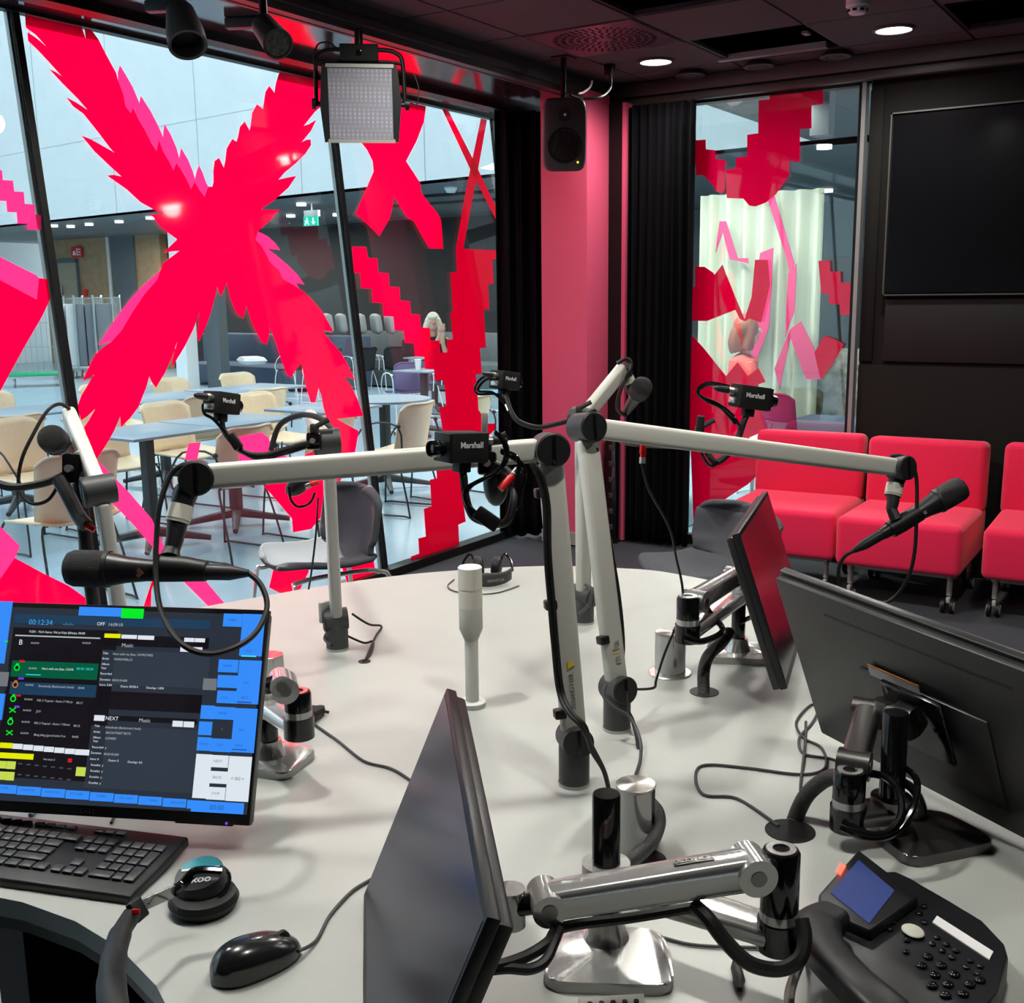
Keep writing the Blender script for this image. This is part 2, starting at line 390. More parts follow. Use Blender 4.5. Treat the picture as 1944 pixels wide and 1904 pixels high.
# ---------------- window 2 in the rear wall
w2 = sempty('window_2')
xa, xb = wall(1296, 300, YR).x, wall(1634, 300, YR).x; zt = 2.655
struct('pane', MB().box(((xa+xb)/2, YR+.02, zt/2), (xb-xa, .006, zt)), 'glass_rear', parent=w2)
mb = MB(); mb.box((xb-.008, YR+.01, zt/2), (.02, .06, zt)); mb.box((xa, YR+.02, zt/2), (.02, .05, zt)); mb.box(((xa+xb)/2, YR+.01, zt), (xb-xa, .06, .02)); mb.box(((xa+xb)/2, YR+.01, .03), (xb-xa, .06, .06))
struct('window_frame', mb, 'black', parent=w2)
struct('window_trim', MB().box((xb+.014, YR-.01, zt/2), (.022, .06, zt)), 'alu_frame', parent=w2)
mb = MB().box(((xa+xb)/2, YR+.04, 2.75), (xb-xa+.1, .1, .2)); struct('window_head', mb, 'beam', parent=w2)
# ---------------- pillar and corner
p0, p1 = wall(1031, 1000, 5.86).x, wall(1114, 700, 5.86).x
struct('trim_6', MB().box(((p0+p1)/2, 6.0, SZ/2+.02), (p1-p0, .28, SZ+.02), bev=.002), 'pink')
bsb = MB().box(((p0+p1)/2, 5.852, .05), (p1-p0+.004, .012, .08)); struct('baseboard_pillar', bsb, 'logo_grey')
xs1 = wall(1150, 500, 6.12).x; xs0 = wall(1131, 500, 6.12).x
struct('trim_7', MB().box(((xs0+xs1)/2, 6.17, 1.34), (xs1-xs0, .1, 2.66)), 'steel_dark')
xs2 = wall(1179, 500, 6.12).x
struct('trim_8', MB().box(((xs2+xs1)/2, 6.18, 1.34), (xs2-xs1, .1, 2.66)), 'black')
xs3 = wall(1186, 500, 6.12).x
struct('trim_9', MB().box(((xs2+xs3)/2, 6.17, 1.34), (xs3-xs2, .09, 2.66)), 'pink')
a, b = wall(1153, 830, 6.08), wall(1173, 1055, 6.08)
t = thing('power_strip', 'tall black socket strip standing in the corner beside the pink pillar', 'power strip', ((a.x+b.x)/2, 6.08, b.z))
mb = MB().box(((a.x+b.x)/2, 6.08, (a.z+b.z)/2), (b.x-a.x, .06, a.z-b.z), bev=.006); part(t, 'housing', mb, 'black_gloss')
for k in range(7):
    z = a.z-.06-k*(a.z-b.z-.1)/6.5; part(t, 'socket', MB().box((a.x+.045, 6.045, z), (.03, .012, .035), bev=.003), 'charcoal')
# ---------------- curtains
def curtain(name, label, a, b, z0, z1, n, amp):
    a, b = Vector(a), Vector(b); d = (b-a); nrm = Vector((-d.y, d.x)).normalized(); 
    def f(u, v):
        w = amp*math.sin(u*n*2*PI+.6*math.sin(u*9))*(.75+.35*(1-v)) + .3*amp*math.sin(u*n*3.7*PI+v*2)
        p = a+d*u+nrm*w; return (p.x, p.y, z0+(z1-z0)*v)
    mb = MB().grid(f, n*14, 16)
    return solo(name, label, 'curtain', mb, 'curtain', loc=(a.x, a.y, z0), mods=[('SOLIDIFY', {'thickness': .006})])
curtain('curtain', 'black curtain gathered between the leaning glass and the pink pillar', (-3.86, 5.80), (-3.50, 6.12), .02, 2.65, 6, .035)
ca, cb = wall(1188, 800, 6.12).x, wall(1308, 800, 6.12).x
curtain('curtain', 'black pleated curtain hanging left of the rear window', (ca, 6.13), (cb, 6.13), .02, 2.64, 8, .035)
g = glass(958, 214, .05)
t = MB().box((g.x+.03, g.y, g.z), (.03, .02, .09), rot=(0, .1, .3), bev=.003); solo('curtain_hook', 'small white plastic runner at the top corner of the left curtain', 'hook', t, 'white')
# ================================================================ ATRIUM beyond the glass
U = Vector((1, -.118, 0)).normalized()            # direction of the big pale wall
def bulk(x): return 11.44+(-7.54-x)*.122          # its y at x
struct('atrium_floor', MB().box((-16, 4, -.045), (26, 30, .08)), 'vinyl')['kind'] = 'structure'
mb = MB().box((-4, 12, -.055), (8, 12, .08)); struct('corridor_floor', mb, 'vinyl')
# pale upper wall: bottom edge z=3
zt = 5.9
def quadslab(x0, x1, z0, z1, dy, m, name, off=0.0):
    mb = MB(); mb.slab([(x0, bulk(x0)+off, z0), (x1, bulk(x1)+off, z0), (x1, bulk(x1)+off, z1), (x0, bulk(x0)+off, z1)], (0, dy, 0)); return struct(name, mb, m)
XE = -3.62
quadslab(-30, XE, 3.0, 7.4, .3, 'bulkhead', 'wall_atrium')
mb = MB()
for x in [-28+2.4*k for k in range(11)]: mb.box((x, bulk(x)-.002, 5.2), (.008, .01, 4.4))
mb.slab([(-30, bulk(-30)-.004, 4.25), (XE, bulk(XE)-.004, 4.25), (XE, bulk(XE)-.004, 4.258), (-30, bulk(-30)-.004, 4.258)], (0, .01, 0))
struct('trim_10', mb, 'seam')
quadslab(-30, XE, 7.4, 8.0, .4, 'atrium_dark', 'trim_11', -.1)
quadslab(-30, XE, 8.0, 9.2, .05, 'skyblue', 'balustrade')
# low ceiling behind the pale wall and over the corridor to the right
mb = MB(); mb.slab([(-30, bulk(-30)+.02, 3.0), (XE, bulk(XE)+.02, 3.0), (5, 10, 3.0), (5, 22, 3.0), (-30, 22, 3.0)], (0, 0, .1)); struct('ceiling_atrium', mb, 'atrium_ceiling')
mb = MB().box((.7, 8.9, 3.1), (8.64, 5.1, .2)); struct('ceiling_corridor', mb, 'atrium_ceiling')
mb = MB().box((XE+.02, 9.0, 5.2), (.06, 5.1, 4.2)); struct('wall_void', mb, 'bulkhead')
struct('wall_atrium_end', MB().box((-26, 4, 5), (.2, 34, 10)), 'bulkhead')
struct('wall_atrium_near', MB().box((-15, -9, 5), (24, .2, 10)), 'bulkhead')
struct('wall_atrium_side', MB().box((5.1, 14, 1.5), (.2, 17, 3.2)), 'beige')
struct('wall_atrium_back', MB().box((-8, 18.6, 1.5), (30, .2, 3.2)), 'atrium_dark')
# wood clad end of the lounge
d0, d1 = at(40, 705, 0), at(318, 705, 0)
def lwall(px, py, y): return wall(px, py, y)
YW = 17.0
a, b = wall(92, 600, YW).x, wall(312, 600, YW).x
wz = 3.0
mb = MB().box(((a+b)/2, YW+.1, 1.5), (b-a, .2, 3.0)); struct('wall_wood', mb, 'wood')
for px in (208,): x = wall(px, 500, YW).x; struct('trim_12', MB().box((x, YW-.01, 1.5), (.09, .04, 3.0)), 'logo_light')
a, b = wall(112, 500, YW), wall(152, 560, YW)
dr = sempty('door_1'); struct('door_leaf', MB().box(((a.x+b.x)/2, YW-.02, a.z/2), (b.x-a.x, .05, a.z)), 'door_wood', parent=dr)
struct('door_frame', MB().box(((a.x+b.x)/2, YW-.03, a.z+.05), (b.x-a.x+.1, .06, .1)).box((a.x-.03, YW-.03, a.z/2+.03), (.05, .06, a.z+.1)).box((b.x+.03, YW-.03, a.z/2+.03), (.05, .06, a.z+.1)), 'atrium_dark', parent=dr)
struct('door_handle', MB().cyl((a.x+.12, YW-.09, .9), (a.x+.12, YW-.09, 1.9), .03), 'alu_frame', parent=dr)
a, b = wall(211, 448, YW), wall(273, 700, YW)
struct('window_3', MB().box(((a.x+b.x)/2, YW-.03, a.z/2+.05), (b.x-a.x, .04, a.z-.1)), 'atrium_dark')
def sign(label, px0, py0, px1, py1, y, bgm, marks):
    a, b = wall(px0, py0, y), wall(px1, py1, y); c = ((a.x+b.x)/2, y, (a.z+b.z)/2); w, h = b.x-a.x, a.z-b.z
    t = thing('sign', label, 'sign', c)
    part(t, 'plate', MB().box(c, (w, .02, h)), bgm)
    mb = MB()
    for u0, v0, u1, v1 in marks: mb.box((a.x+w*(u0+u1)/2, y-.014, b.z+h*(v0+v1)/2), (w*(u1-u0), .008, h*(v1-v0)))
    part(t, 'pictogram', mb, 'lbl_white')
sign('red and white fire safety sign high on the wood wall', 135, 469, 156, 488, YW-.06, 'red', [(.15, .2, .45, .35), (.2, .35, .4, .6), (.55, .15, .62, .85), (.7, .7, .9, .8), (.7, .45, .9, .55), (.7, .2, .9, .3)])
t = thing('exit_sign', 'green and white illuminated exit sign with running figure and arrow', 'sign', wall(591, 415, 13.2))
a, b = wall(577, 412, 13.2), wall(604, 428, 13.2); a0 = wall(577, 400, 13.2)
mat('exit_green', (.0, .45, .30), .5, emit=(.0, .5, .33), estr=.9); mat('exit_white', (1, 1, 1), .5, emit=(.8, 1, .95), estr=1)
part(t, 'housing', MB().box(((a.x+b.x)/2, 13.23, (a0.z+a.z)/2), (b.x-a.x, .06, a0.z-a.z)), 'white')
part(t, 'hanging_rod', MB().cyl(((a.x+b.x)/2, 13.23, a0.z), ((a.x+b.x)/2, 13.23, 3.0), .012), 'white')
part(t, 'sign_face', MB().box(((a.x+b.x)/2, 13.2, (a.z+b.z)/2), (b.x-a.x, .03, a.z-b.z)), 'exit_green')
w, h = b.x-a.x, a.z-b.z
fx = lambda u, v: (a.x+w*u, 13.18, b.z+h*v)
mb = MB(); mb.ball(fx(.28, .78), h*.1); mb.tube([fx(.27, .65), fx(.24, .4), fx(.14, .25), fx(.12, .12)], h*.06); mb.tube([fx(.24, .42), fx(.34, .3), fx(.36, .12)], h*.06); mb.tube([fx(.12, .5), fx(.26, .6), fx(.38, .5)], h*.045)
mb.box(((a.x+w*.72), 13.18, b.z+h*.6), (w*.08, .01, h*.5)); mb.slab([fx(.58, .42), fx(.86, .42), fx(.72, .12)], (0, .01, 0))
part(t, 'pictogram', mb, 'exit_white')
solo('fire_call_button', 'small red call point on the wood wall beside the door', 'alarm', MB().box(wall(161, 556, YW-.05), (.13, .05, .16), bev=.01), 'red')
# lounge wall, white post, dark screens
a = at(343, 742, 0)
struct('trim_13', MB().box((a.x+.1, a.y+.1, 1.5), (.28, .25, 3.0)), 'white')
struct('trim_14', MB().box((a.x+.42, a.y+.5, 1.5), (.35, .2, 3.0)), 'atrium_dark')
a, b = wall(366, 600, 17.1).x, wall(960, 600, 17.1).x
struct('wall_lounge', MB().box(((a+b)/2, 17.2, 1.5), (b-a, .2, 3.0)), 'wall_dark')
# ceiling downlights seen through the glass (z = 3.0)
fl = [(473, 379, 0)]
FAR = [(80, 437), (102, 428), (134, 429), (169, 425), (226, 420), (285, 413), (572, 387), (552, 409), (588, 442), (640, 407), (867, 445), (872, 422), (855, 452), (735, 448), (720, 434)]
def far_light(px, py, label):
    p = at(px, py, 2.99)
    if p.y > 16.5: return None
    return solo('downlight', label, 'light', MB().cyl((p.x, p.y, 2.96), (p.x, p.y, 3.0), .075, n=16), 'lamp_far', loc=p, group='round lights in the low lounge ceiling')
for px, py in FAR: far_light(px, py, 'small round light in the low dark ceiling beyond the leaning glass')
p = at(856, 360, 2.97)
solo('smoke_detector', 'white round detector on the dark ceiling seen through the glass left of the curtain', 'detector', MB().lathe([(0, .0), (.06, .0), (.07, .03), (.09, .05), (.09, .07), (0, .07)], (p.x, p.y, 2.93)), 'white')
mb = MB(); p = at(880, 366, 2.99); mb.box((p.x, p.y, 2.985), (2.2, .12, .04)); mb.box((p.x-1.5, p.y+1.1, 2.985), (2.6, .14, .04)); struct('trim_15', mb, 'black')
# ================================================================ DECALS on the leaning glass
def decal(label, pts, m='film', org=(0, 0), s=1.0, off=.012, grp=None, name='window_decal'):
    P = [glass(org[0]+x*s, org[1]+y*s, off) for x, y in pts]
    return solo(name, label, 'decal', MB().slab(P, (.0006, 0, 0)), m, group=grp, sharp=20)
k1, k2 = .36, .36
Z1 = lambda L, ox=0, oy=0, s=.36: [(ox+x*s, oy+y*s) for x, y in L]
wing = Z1([(132, 76), (430, 142), (452, 205), (446, 150), (480, 155), (520, 210), (560, 290), (612, 385), (622, 425), (650, 500), (660, 560), (690, 600), (700, 570), (735, 640), (760, 680), (780, 720), (800, 760), (825, 800), (838, 740), (860, 800), (890, 850), (915, 900), (930, 860), (960, 905), (985, 950), (1008, 1000), (1025, 960), (1050, 1000), (1078, 1040), (1098, 985), (1120, 985), (1126, 960), (1125, 900), (1132, 850), (1155, 833), (1180, 885), (1188, 850), (1195, 785), (1225, 733), (1247, 748), (1256, 720), (1265, 670), (1290, 640), (1316, 690), (1322, 660), (1330, 595), (1355, 550), (1387, 575), (1392, 540), (1400, 485), (1420, 453), (1447, 490), (1455, 440), (1470, 390), (1480, 380), (1690, 425), (1695, 560), (1660, 590), (1600, 665), (1630, 655), (1667, 632), (1640, 690), (1590, 750), (1615, 738), (1637, 735), (1640, 765), (1610, 810), (1560, 860), (1500, 910), (1467, 948), (1500, 940), (1562, 928), (1520, 990), (1450, 1052), (1375, 1105), (1420, 1106), (1472, 1106), (1430, 1158), (1360, 1220), (1345, 1262), (1380, 1300), (1405, 1345), (1425, 1385), (1470, 1425), (1490, 1470), (1540, 1500)]) \
  + Z1([(1600, 92), (1650, 140), (1700, 200), (1757, 302), (1698, 300), (1740, 350), (1800, 420), (1840, 490), (1870, 557), (1812, 538), (1850, 590), (1885, 660), (1915, 748), (1775, 765), (1830, 795), (1890, 828), (1875, 925), (1790, 1100), (1760, 1200), (1640, 1345), (1545, 1362), (1540, 1290), (1395, 1120), (1560, 1010), (1600, 960), (1770, 880), (1730, 780), (1705, 700), (1695, 640), (1680, 600), (1662, 678), (1640, 678), (1615, 600), (1590, 470), (1560, 505), (1535, 548), (1512, 530), (1480, 440), (1445, 335), (1422, 282), (1418, 330), (1408, 372), (1380, 360), (1335, 275), (1297, 165), (1290, 205), (1282, 237), (1245, 205), (1215, 130), (1195, 45), (1180, 85), (1168, 116), (1155, 100), (1145, 65), (1135, 120), (1110, 210), (1080, 290), (1048, 357), (1040, 320), (1052, 200), (1020, 290), (975, 380), (905, 495), (912, 440), (937, 350), (905, 440), (870, 520), (822, 600), (800, 570), (787, 540), (770, 600), (730, 700), (690, 755), (637, 810), (634, 750), (600, 830), (560, 900), (510, 975), (470, 890), (443, 810), (470, 770), (503, 710), (460, 750), (428, 772), (408, 700), (430, 640), (455, 600), (480, 555), (500, 530), (470, 545), (438, 568), (460, 510), (500, 430), (540, 390), (590, 355), (640, 300), (700, 200), (760, 110), (830, 30)], 0, 520) \
  + Z1([(860, 1388), (948, 1322), (905, 1325), (868, 1335), (895, 1300), (935, 1262), (870, 1215), (840, 1190), (812, 1150), (795, 1132), (830, 1128), (868, 1132), (820, 1110), (740, 1065), (670, 1000), (600, 950), (565, 926), (600, 922), (642, 932), (590, 885), (500, 800), (430, 715), (480, 735), (605, 806), (580, 780), (520, 700), (440, 600), (385, 560), (350, 513), (400, 540), (462, 580), (410, 520), (330, 440), (260, 365), (290, 378), (326, 402), (270, 340), (200, 265), (148, 215), (145, 170), (190, 200), (245, 246), (190, 185), (136, 145)])
decal('huge saturated red feathered cross film covering the middle glass pane', wing)
fpk = Z1([(622, 425), (622, 380), (632, 345), (660, 390), (700, 460), (735, 545), (742, 505), (790, 580), (835, 665), (860, 725), (862, 690), (868, 655), (900, 710), (930, 780), (945, 835), (955, 780), (990, 840), (1015, 900), (1028, 945), (1038, 900), (1050, 873), (1068, 910), (1085, 960), (1098, 985), (1078, 1040), (1050, 1000), (1025, 960), (1008, 1000), (985, 950), (960, 905), (930, 860), (915, 900), (890, 850), (860, 800), (838, 740), (825, 800), (800, 760), (780, 720), (760, 680), (735, 640), (700, 570), (690, 600), (660, 560), (650, 500)])
decal('pale pink feather overlay along the inner edge of the red cross, top left arm', fpk, 'film_pink', off=.012)
fpk = Z1([(1360, 1220), (1410, 1245), (1450, 1280), (1477, 1318), (1410, 1312), (1450, 1340), (1520, 1400), (1570, 1450), (1605, 1500), (1560, 1492), (1590, 1540), (1540, 1500), (1490, 1470), (1470, 1425), (1425, 1385), (1405, 1345), (1380, 1300), (1345, 1262)])
decal('pale pink feather overlay on the right edge of the red cross below its centre', fpk, 'film_pink', off=.012)
fpk = Z1([(590, 355), (560, 362), (518, 378), (560, 310), (620, 220), (690, 130), (740, 75), (800, 20), (860, -30), (830, 30), (760, 110), (700, 200), (640, 300)], 0, 520)
decal('pale pink feather overlay on the outer edge of the lower left arm', fpk, 'film_pink', off=.012)
sx = Z1([(270, 460), (610, 542), (690, 560), (680, 640), (640, 745), (585, 850), (625, 910), (660, 965), (665, 1015), (710, 1075), (755, 1130), (770, 1160), (782, 1312), (710, 1310), (665, 1235), (628, 1167), (590, 1145), (552, 1085), (522, 1037), (515, 1085), (500, 1150), (445, 1245), (385, 1185), (320, 1127), (365, 1020), (415, 905), (410, 850), (380, 790), (345, 745)], 560, 0)
decal('solid red cross film with cut corners, high beside the lamp panel', sx)
decal('thin red diagonal strip of the narrow cross, leaning right', Z1([(775, 573), (808, 582), (950, 862), (1095, 1165), (1098, 1232), (930, 905)], 560, 0), off=.010)
stair = Z1([(980, 625), (1012, 632), (955, 950), (887, 1312), (1070, 1320), (1065, 1365), (1040, 1368), (1047, 1495), (1018, 1500)], 560, 0) \
  + Z1([(1024, 187), (995, 190), (1007, 388), (975, 392), (985, 527)], 560, 520) \
  + Z1([(1588, 700), (1600, 800), (1612, 1010), (1650, 1060), (1690, 1130), (1755, 1130), (1757, 1180), (1700, 1240)], 560, 560, .216) \
  + [(872, 880), (876, 925), (884, 990), (870, 996), (872, 1040), (781, 1071)] \
  + Z1([(612, 1510), (612, 1490), (655, 1475), (650, 1395), (690, 1385), (680, 1240), (720, 1225), (712, 1085), (748, 1078), (745, 1010), (770, 900), (778, 820), (760, 705), (797, 698), (787, 562), (738, 562), (733, 503), (685, 500), (682, 437), (633, 435), (628, 366), (580, 363), (573, 298), (525, 297), (520, 225), (468, 222), (462, 153), (410, 150), (405, 78), (350, 75), (350, 20)], 560, 520) \
  + Z1([(350, 1518), (343, 1440), (312, 1440), (300, 1300), (375, 1303), (385, 1360), (433, 1362), (440, 1438), (493, 1440), (498, 1512)], 560, 0) \
  + Z1([(550, 70), (555, 140), (605, 145), (610, 212), (658, 215), (663, 282), (710, 285), (715, 350), (762, 352), (767, 416), (803, 413), (802, 347), (832, 345), (820, 200), (833, 198), (820, 0), (817, -9)], 560, 520) \
  + Z1([(855, 1435), (848, 1315), (900, 1010)], 560, 0)
decal('tall red stepped film of a pixelated letter shape on the far right pane', stair)
decal('small pink stepped strip at the left edge beside the first mullion', Z1([(-40, 900), (10, 897), (15, 950), (68, 952), (75, 1010), (125, 1012), (130, 1075), (180, 1078), (185, 1132), (217, 1135), (217, 1212), (145, 1210), (143, 1180), (92, 1178), (88, 1120), (38, 1118), (33, 1060), (-40, 1058)]), 'film_pink')
decal('red block film with slanted corner at the left edge, middle height', [(-60, 502), (0, 532), (70, 569), (74, 528), (90, 530), (95, 568), (80, 600), (43, 664), (0, 743), (-60, 840)])
decal('pale pink overlay band on top of the left red block', [(-60, 470), (0, 488), (68, 522), (74, 528), (70, 569), (0, 532), (-60, 502)], 'film_pink', off=.012)
decal('red curved film at the lower left edge above the screen', [(-60, 1060), (0, 1100), (28, 1059), (83, 1089), (130, 1112), (190, 1155), (190, 1180), (-60, 1180)])
decal('pink overlay band on the lower left red film', [(-60, 960), (0, 999), (38, 1037), (28, 1059), (0, 1100), (-60, 1060)], 'film_pink', off=.012)
decal('long pink diagonal strip running down behind the front microphone', [(183, 872), (203, 892), (245, 935), (288, 985), (310, 1035), (360, 1100), (392, 1105), (432, 1152), (405, 1160), (350, 1105), (300, 1050), (248, 990), (208, 950), (190, 910)], 'film_pink')
decal('short red strip crossing the pink diagonal near the table', [(288, 1105), (304, 1105), (330, 1020), (318, 1020), (270, 1160), (286, 1160)])
decal('small magenta tab film over the wooden chairs, left one', [(358, 842), (381, 839), (374, 873), (351, 873)], 'film_pink')
decal('magenta patch film behind the gooseneck cable above the long arm', [(447, 830), (497, 821), (510, 831), (513, 846), (545, 868), (520, 880), (456, 880)], 'film_pink')
decal('red leg shaped film below the grey chair seat', [(524, 1060), (584, 1060), (586, 1085), (570, 1118), (540, 1130), (511, 1115)])
decal('red slanted film under the right side of the grey chair', [(645, 1040), (706, 1040), (716, 1110), (700, 1135), (664, 1118), (650, 1080)])
# ================================================================ DECALS on the rear window
def rdecal(label, pts, org, s, m='film_rear', off=.0):
    P = [wall(org[0]+x*s, org[1]+y*s, YR-.006-off) for x, y in pts]
    return solo('window_decal', label, 'decal', MB().slab(P, (0, .0006, 0)), m, sharp=20)
A5, s5 = (1290, 150), .18908
A6, s6 = (1290, 480), .2206
rdecal('wide crimson stepped film at the top of the rear window', [(905, 155), (1440, 88), (1440, 250), (1325, 265), (1325, 495), (1210, 500), (1205, 835), (1100, 820), (1095, 975), (965, 1160), (870, 1240), (760, 1280), (700, 1270), (640, 1200), (475, 1195), (460, 920), (565, 890), (565, 790), (680, 775), (680, 560), (790, 545), (795, 215), (905, 205)], A5, s5)
rdecal('crimson stepped film at the upper left edge of the rear window', [(70, 520), (163, 515), (165, 615), (262, 608), (265, 705), (360, 715), (360, 800), (460, 815), (455, 1110), (430, 1150), (370, 1130), (330, 1060), (240, 965), (165, 965), (165, 870), (80, 865)], A5, s5)
rdecal('crimson stairway film at the right edge of the rear window', [(1195, 68), (1293, 65), (1297, 160), (1385, 160), (1388, 255), (1480, 255), (1485, 335), (1495, 535), (1380, 535), (1378, 445), (1287, 440), (1283, 352), (1220, 350)], A6, s6)
rdecal('crimson four sided film low at the right of the rear window', [(1245, 712), (1330, 740), (1415, 785), (1320, 950), (1215, 1090), (1160, 860)], A6, s6)
rdecal('large crimson wedge film filling the lower left of the rear window', [(85, 690), (200, 810), (400, 1060), (500, 940), (590, 1060), (680, 990), (740, 1110), (650, 1140), (680, 1330), (740, 1530), (600, 1590), (640, 1640), (680, 1730), (680, 1904), (590, 1990), (120, 2300), (85, 1400)], A6, s6)
rdecal('crimson block film at the left edge of the rear window, middle height', [(135, 120), (215, 120), (290, 170), (300, 190), (370, 100), (400, 180), (480, 380), (560, 570), (620, 380), (650, 60), (760, 60), (780, 280), (700, 600), (655, 585), (600, 565), (565, 590), (520, 570), (480, 490), (240, 585), (85, 585), (85, 300), (135, 290)], A6, s6)
# unseen plenum skirts added against daylight leaks, and room downlights
mb = MB()
for c, d in (((-4.17, 2.1, 3.0), (.02, 8.7, .5)), ((2.6, 2.1, 3.0), (.05, 8.7, .5)), ((-.9, -2.2, 3.0), (6.9, .05, .5)), ((-.9, 6.42, 3.0), (6.9, .05, .55))): mb.box(c, d)
struct('plenum_light_block', mb, 'black_matte', parent=ceil)
def downlight(px, py, label):
    p = at(px, py, CZ); t = thing('downlight', label, 'light', (p.x, p.y, CZ-.01), group='lit round ceiling downlights')
    part(t, 'rim', MB().lathe([(.085, 0), (.10, 0), (.10, -.008), (.085, -.012), (.085, 0)], (p.x, p.y, CZ), cap=False), 'cornice')
    part(t, 'lens', MB().cyl((p.x, p.y, CZ-.008), (p.x, p.y, CZ+.0), .084, n=32), 'lamp_on'); return p
P1 = downlight(1245, 115, 'bright round downlight in the ceiling left of the open cell'); P2 = downlight(1697, 54, 'bright round downlight in the ceiling at the upper right')
def spot(x, y, e, ang=165, z=CZ-.03, size=.06):
    l = bpy.data.lights.new('downlight_beam', 'SPOT'); l.energy = e; l.spot_size = math.radians(ang); l.spot_blend = .9; l.shadow_soft_size = size; l.color = (1, .97, .90)
    o = bpy.data.objects.new('downlight_beam', l); C.objects.link(o); o.location = (x, y, z)
for x, y, e in ((P1.x, P1.y, 17), (P2.x, P2.y, 26), (-1.53, 3.6, 36), (-2.75, 3.6, 26), (-.3, 3.6, 24), (-1.53, 1.2, 34), (-.3, 1.2, 20), (.9, 2.4, 14), (-2.75, 1.2, 20)):
    spot(x, y, e*ROOM_E*2.2)

for nm, loc, e, sx, sy in (('lounge_light', (-17.5, 15.2, 2.9), 260, 6, 2), ('lounge_light', (-10.5, 14.2, 2.9), 200, 6, 2)):  # unseen fill lamps added to lighten the dark lounge
    l = bpy.data.lights.new(nm, 'AREA'); l.shape = 'RECTANGLE'; l.size = sx; l.size_y = sy; l.energy = e; l.color = (1, .98, .94)
    o = bpy.data.objects.new(nm, l); C.objects.link(o); o.location = loc

# unseen diffusing roof, added to soften the sun; its gap aims a beam inside
mb = MB(); zs_ = 9.6
for x0_, x1_, y0_, y1_ in ((-26, -12.9, -9, 14), (-9.6, -3.5, -9, 14), (-12.9, -9.6, -9, 4.9), (-12.9, -9.6, 9.0, 14)): mb.box(((x0_+x1_)/2, (y0_+y1_)/2, zs_), (x1_-x0_, y1_-y0_, .04))
struct('sun_diffuser', mb, 'diffusing_sheet')
struct('wall_atrium_studio', MB().box((-3.5, 2.1, 6.6), (.1, 23, 6.6)), 'bulkhead')
# ================================================================ SHELL CHAIRS IN THE ROOM
def rz(a): return (0, 0, math.radians(a))
def felt_chair(label, px, py, depth, az):
    a = math.radians(az); f = Vector((math.cos(a), math.sin(a), 0)); bc = dp(px, py, depth)
    loc = Vector((bc.x, bc.y, 0))+f*.235
    t = thing('shell_chair', label, 'chair', loc, rz(az), 'grey felt shell chairs')
    ztop = bc.z
    def prof(v):                               # seat front -> back top
        pts = [(.20, .462), (.14, .478), (.03, .465), (-.09, .462), (-.17, .488), (-.215, .56), (-.235, .66), (-.245, ztop-.05), (-.245, ztop)]
        k = v*(len(pts)-1); i = min(int(k), len(pts)-2); u = k-i
        P = [Vector((p[0], p[1], 0)) for p in pts]; g = lambda j: P[max(0, min(len(P)-1, j))]
        q = .5*((2*g(i))+(-g(i-1)+g(i+1))*u+(2*g(i-1)-5*g(i)+4*g(i+1)-g(i+2))*u*u+(-g(i-1)+3*g(i)-3*g(i+1)+g(i+2))*u**3)
        return q.x, q.y
    def f2(u, v):
        s = (u*2-1); x, z = prof(v)
        e = 1-abs(min(v/.22, 1, (1-v)/.20)-1)**(2.4 if v < .5 else 4.5)     # rounded ends
        w = (.255 if v > .5 else .25)*max(.12, e)**.5
        if .45 < v < .62: w *= .93
        bendx = .075*abs(s)**2.2 if v > .5 else 0; bendz = .03*abs(s)**2.5 if v <= .5 else 0
        k = max(0, min(1, (v-.4)/.2)); return (x+bendx*k, s*w, z+.03*abs(s)**2.5*(1-k))
    mb = MB().grid(f2, 18, 40)
    part(t, 'shell', mb, 'shell_felt', local=True, sharp=60, mods=[('SOLIDIFY', {'thickness': .028, 'offset': 0}), ('SUBSURF', {'levels': 1, 'render_levels': 1})])
    for sy in (-1, 1):
        mb = MB().tube([(.23, sy*.235, .0), (.19, sy*.20, .38), (.16, sy*.17, .425), (-.05, sy*.16, .43), (-.20, sy*.17, .42), (-.25, sy*.20, .36), (-.29, sy*.24, .0)], .010, sub=8)
        part(t, 'leg_frame', mb, 'chrome', local=True)
    return t
felt_chair('dark grey felt shell chair with sunlit seat, between desk and leaning glass', 690, 922, 4.72, -112)
felt_chair('dark grey felt shell chair in shade, in front of the red sofas', 1424, 958, 4.42, -118)
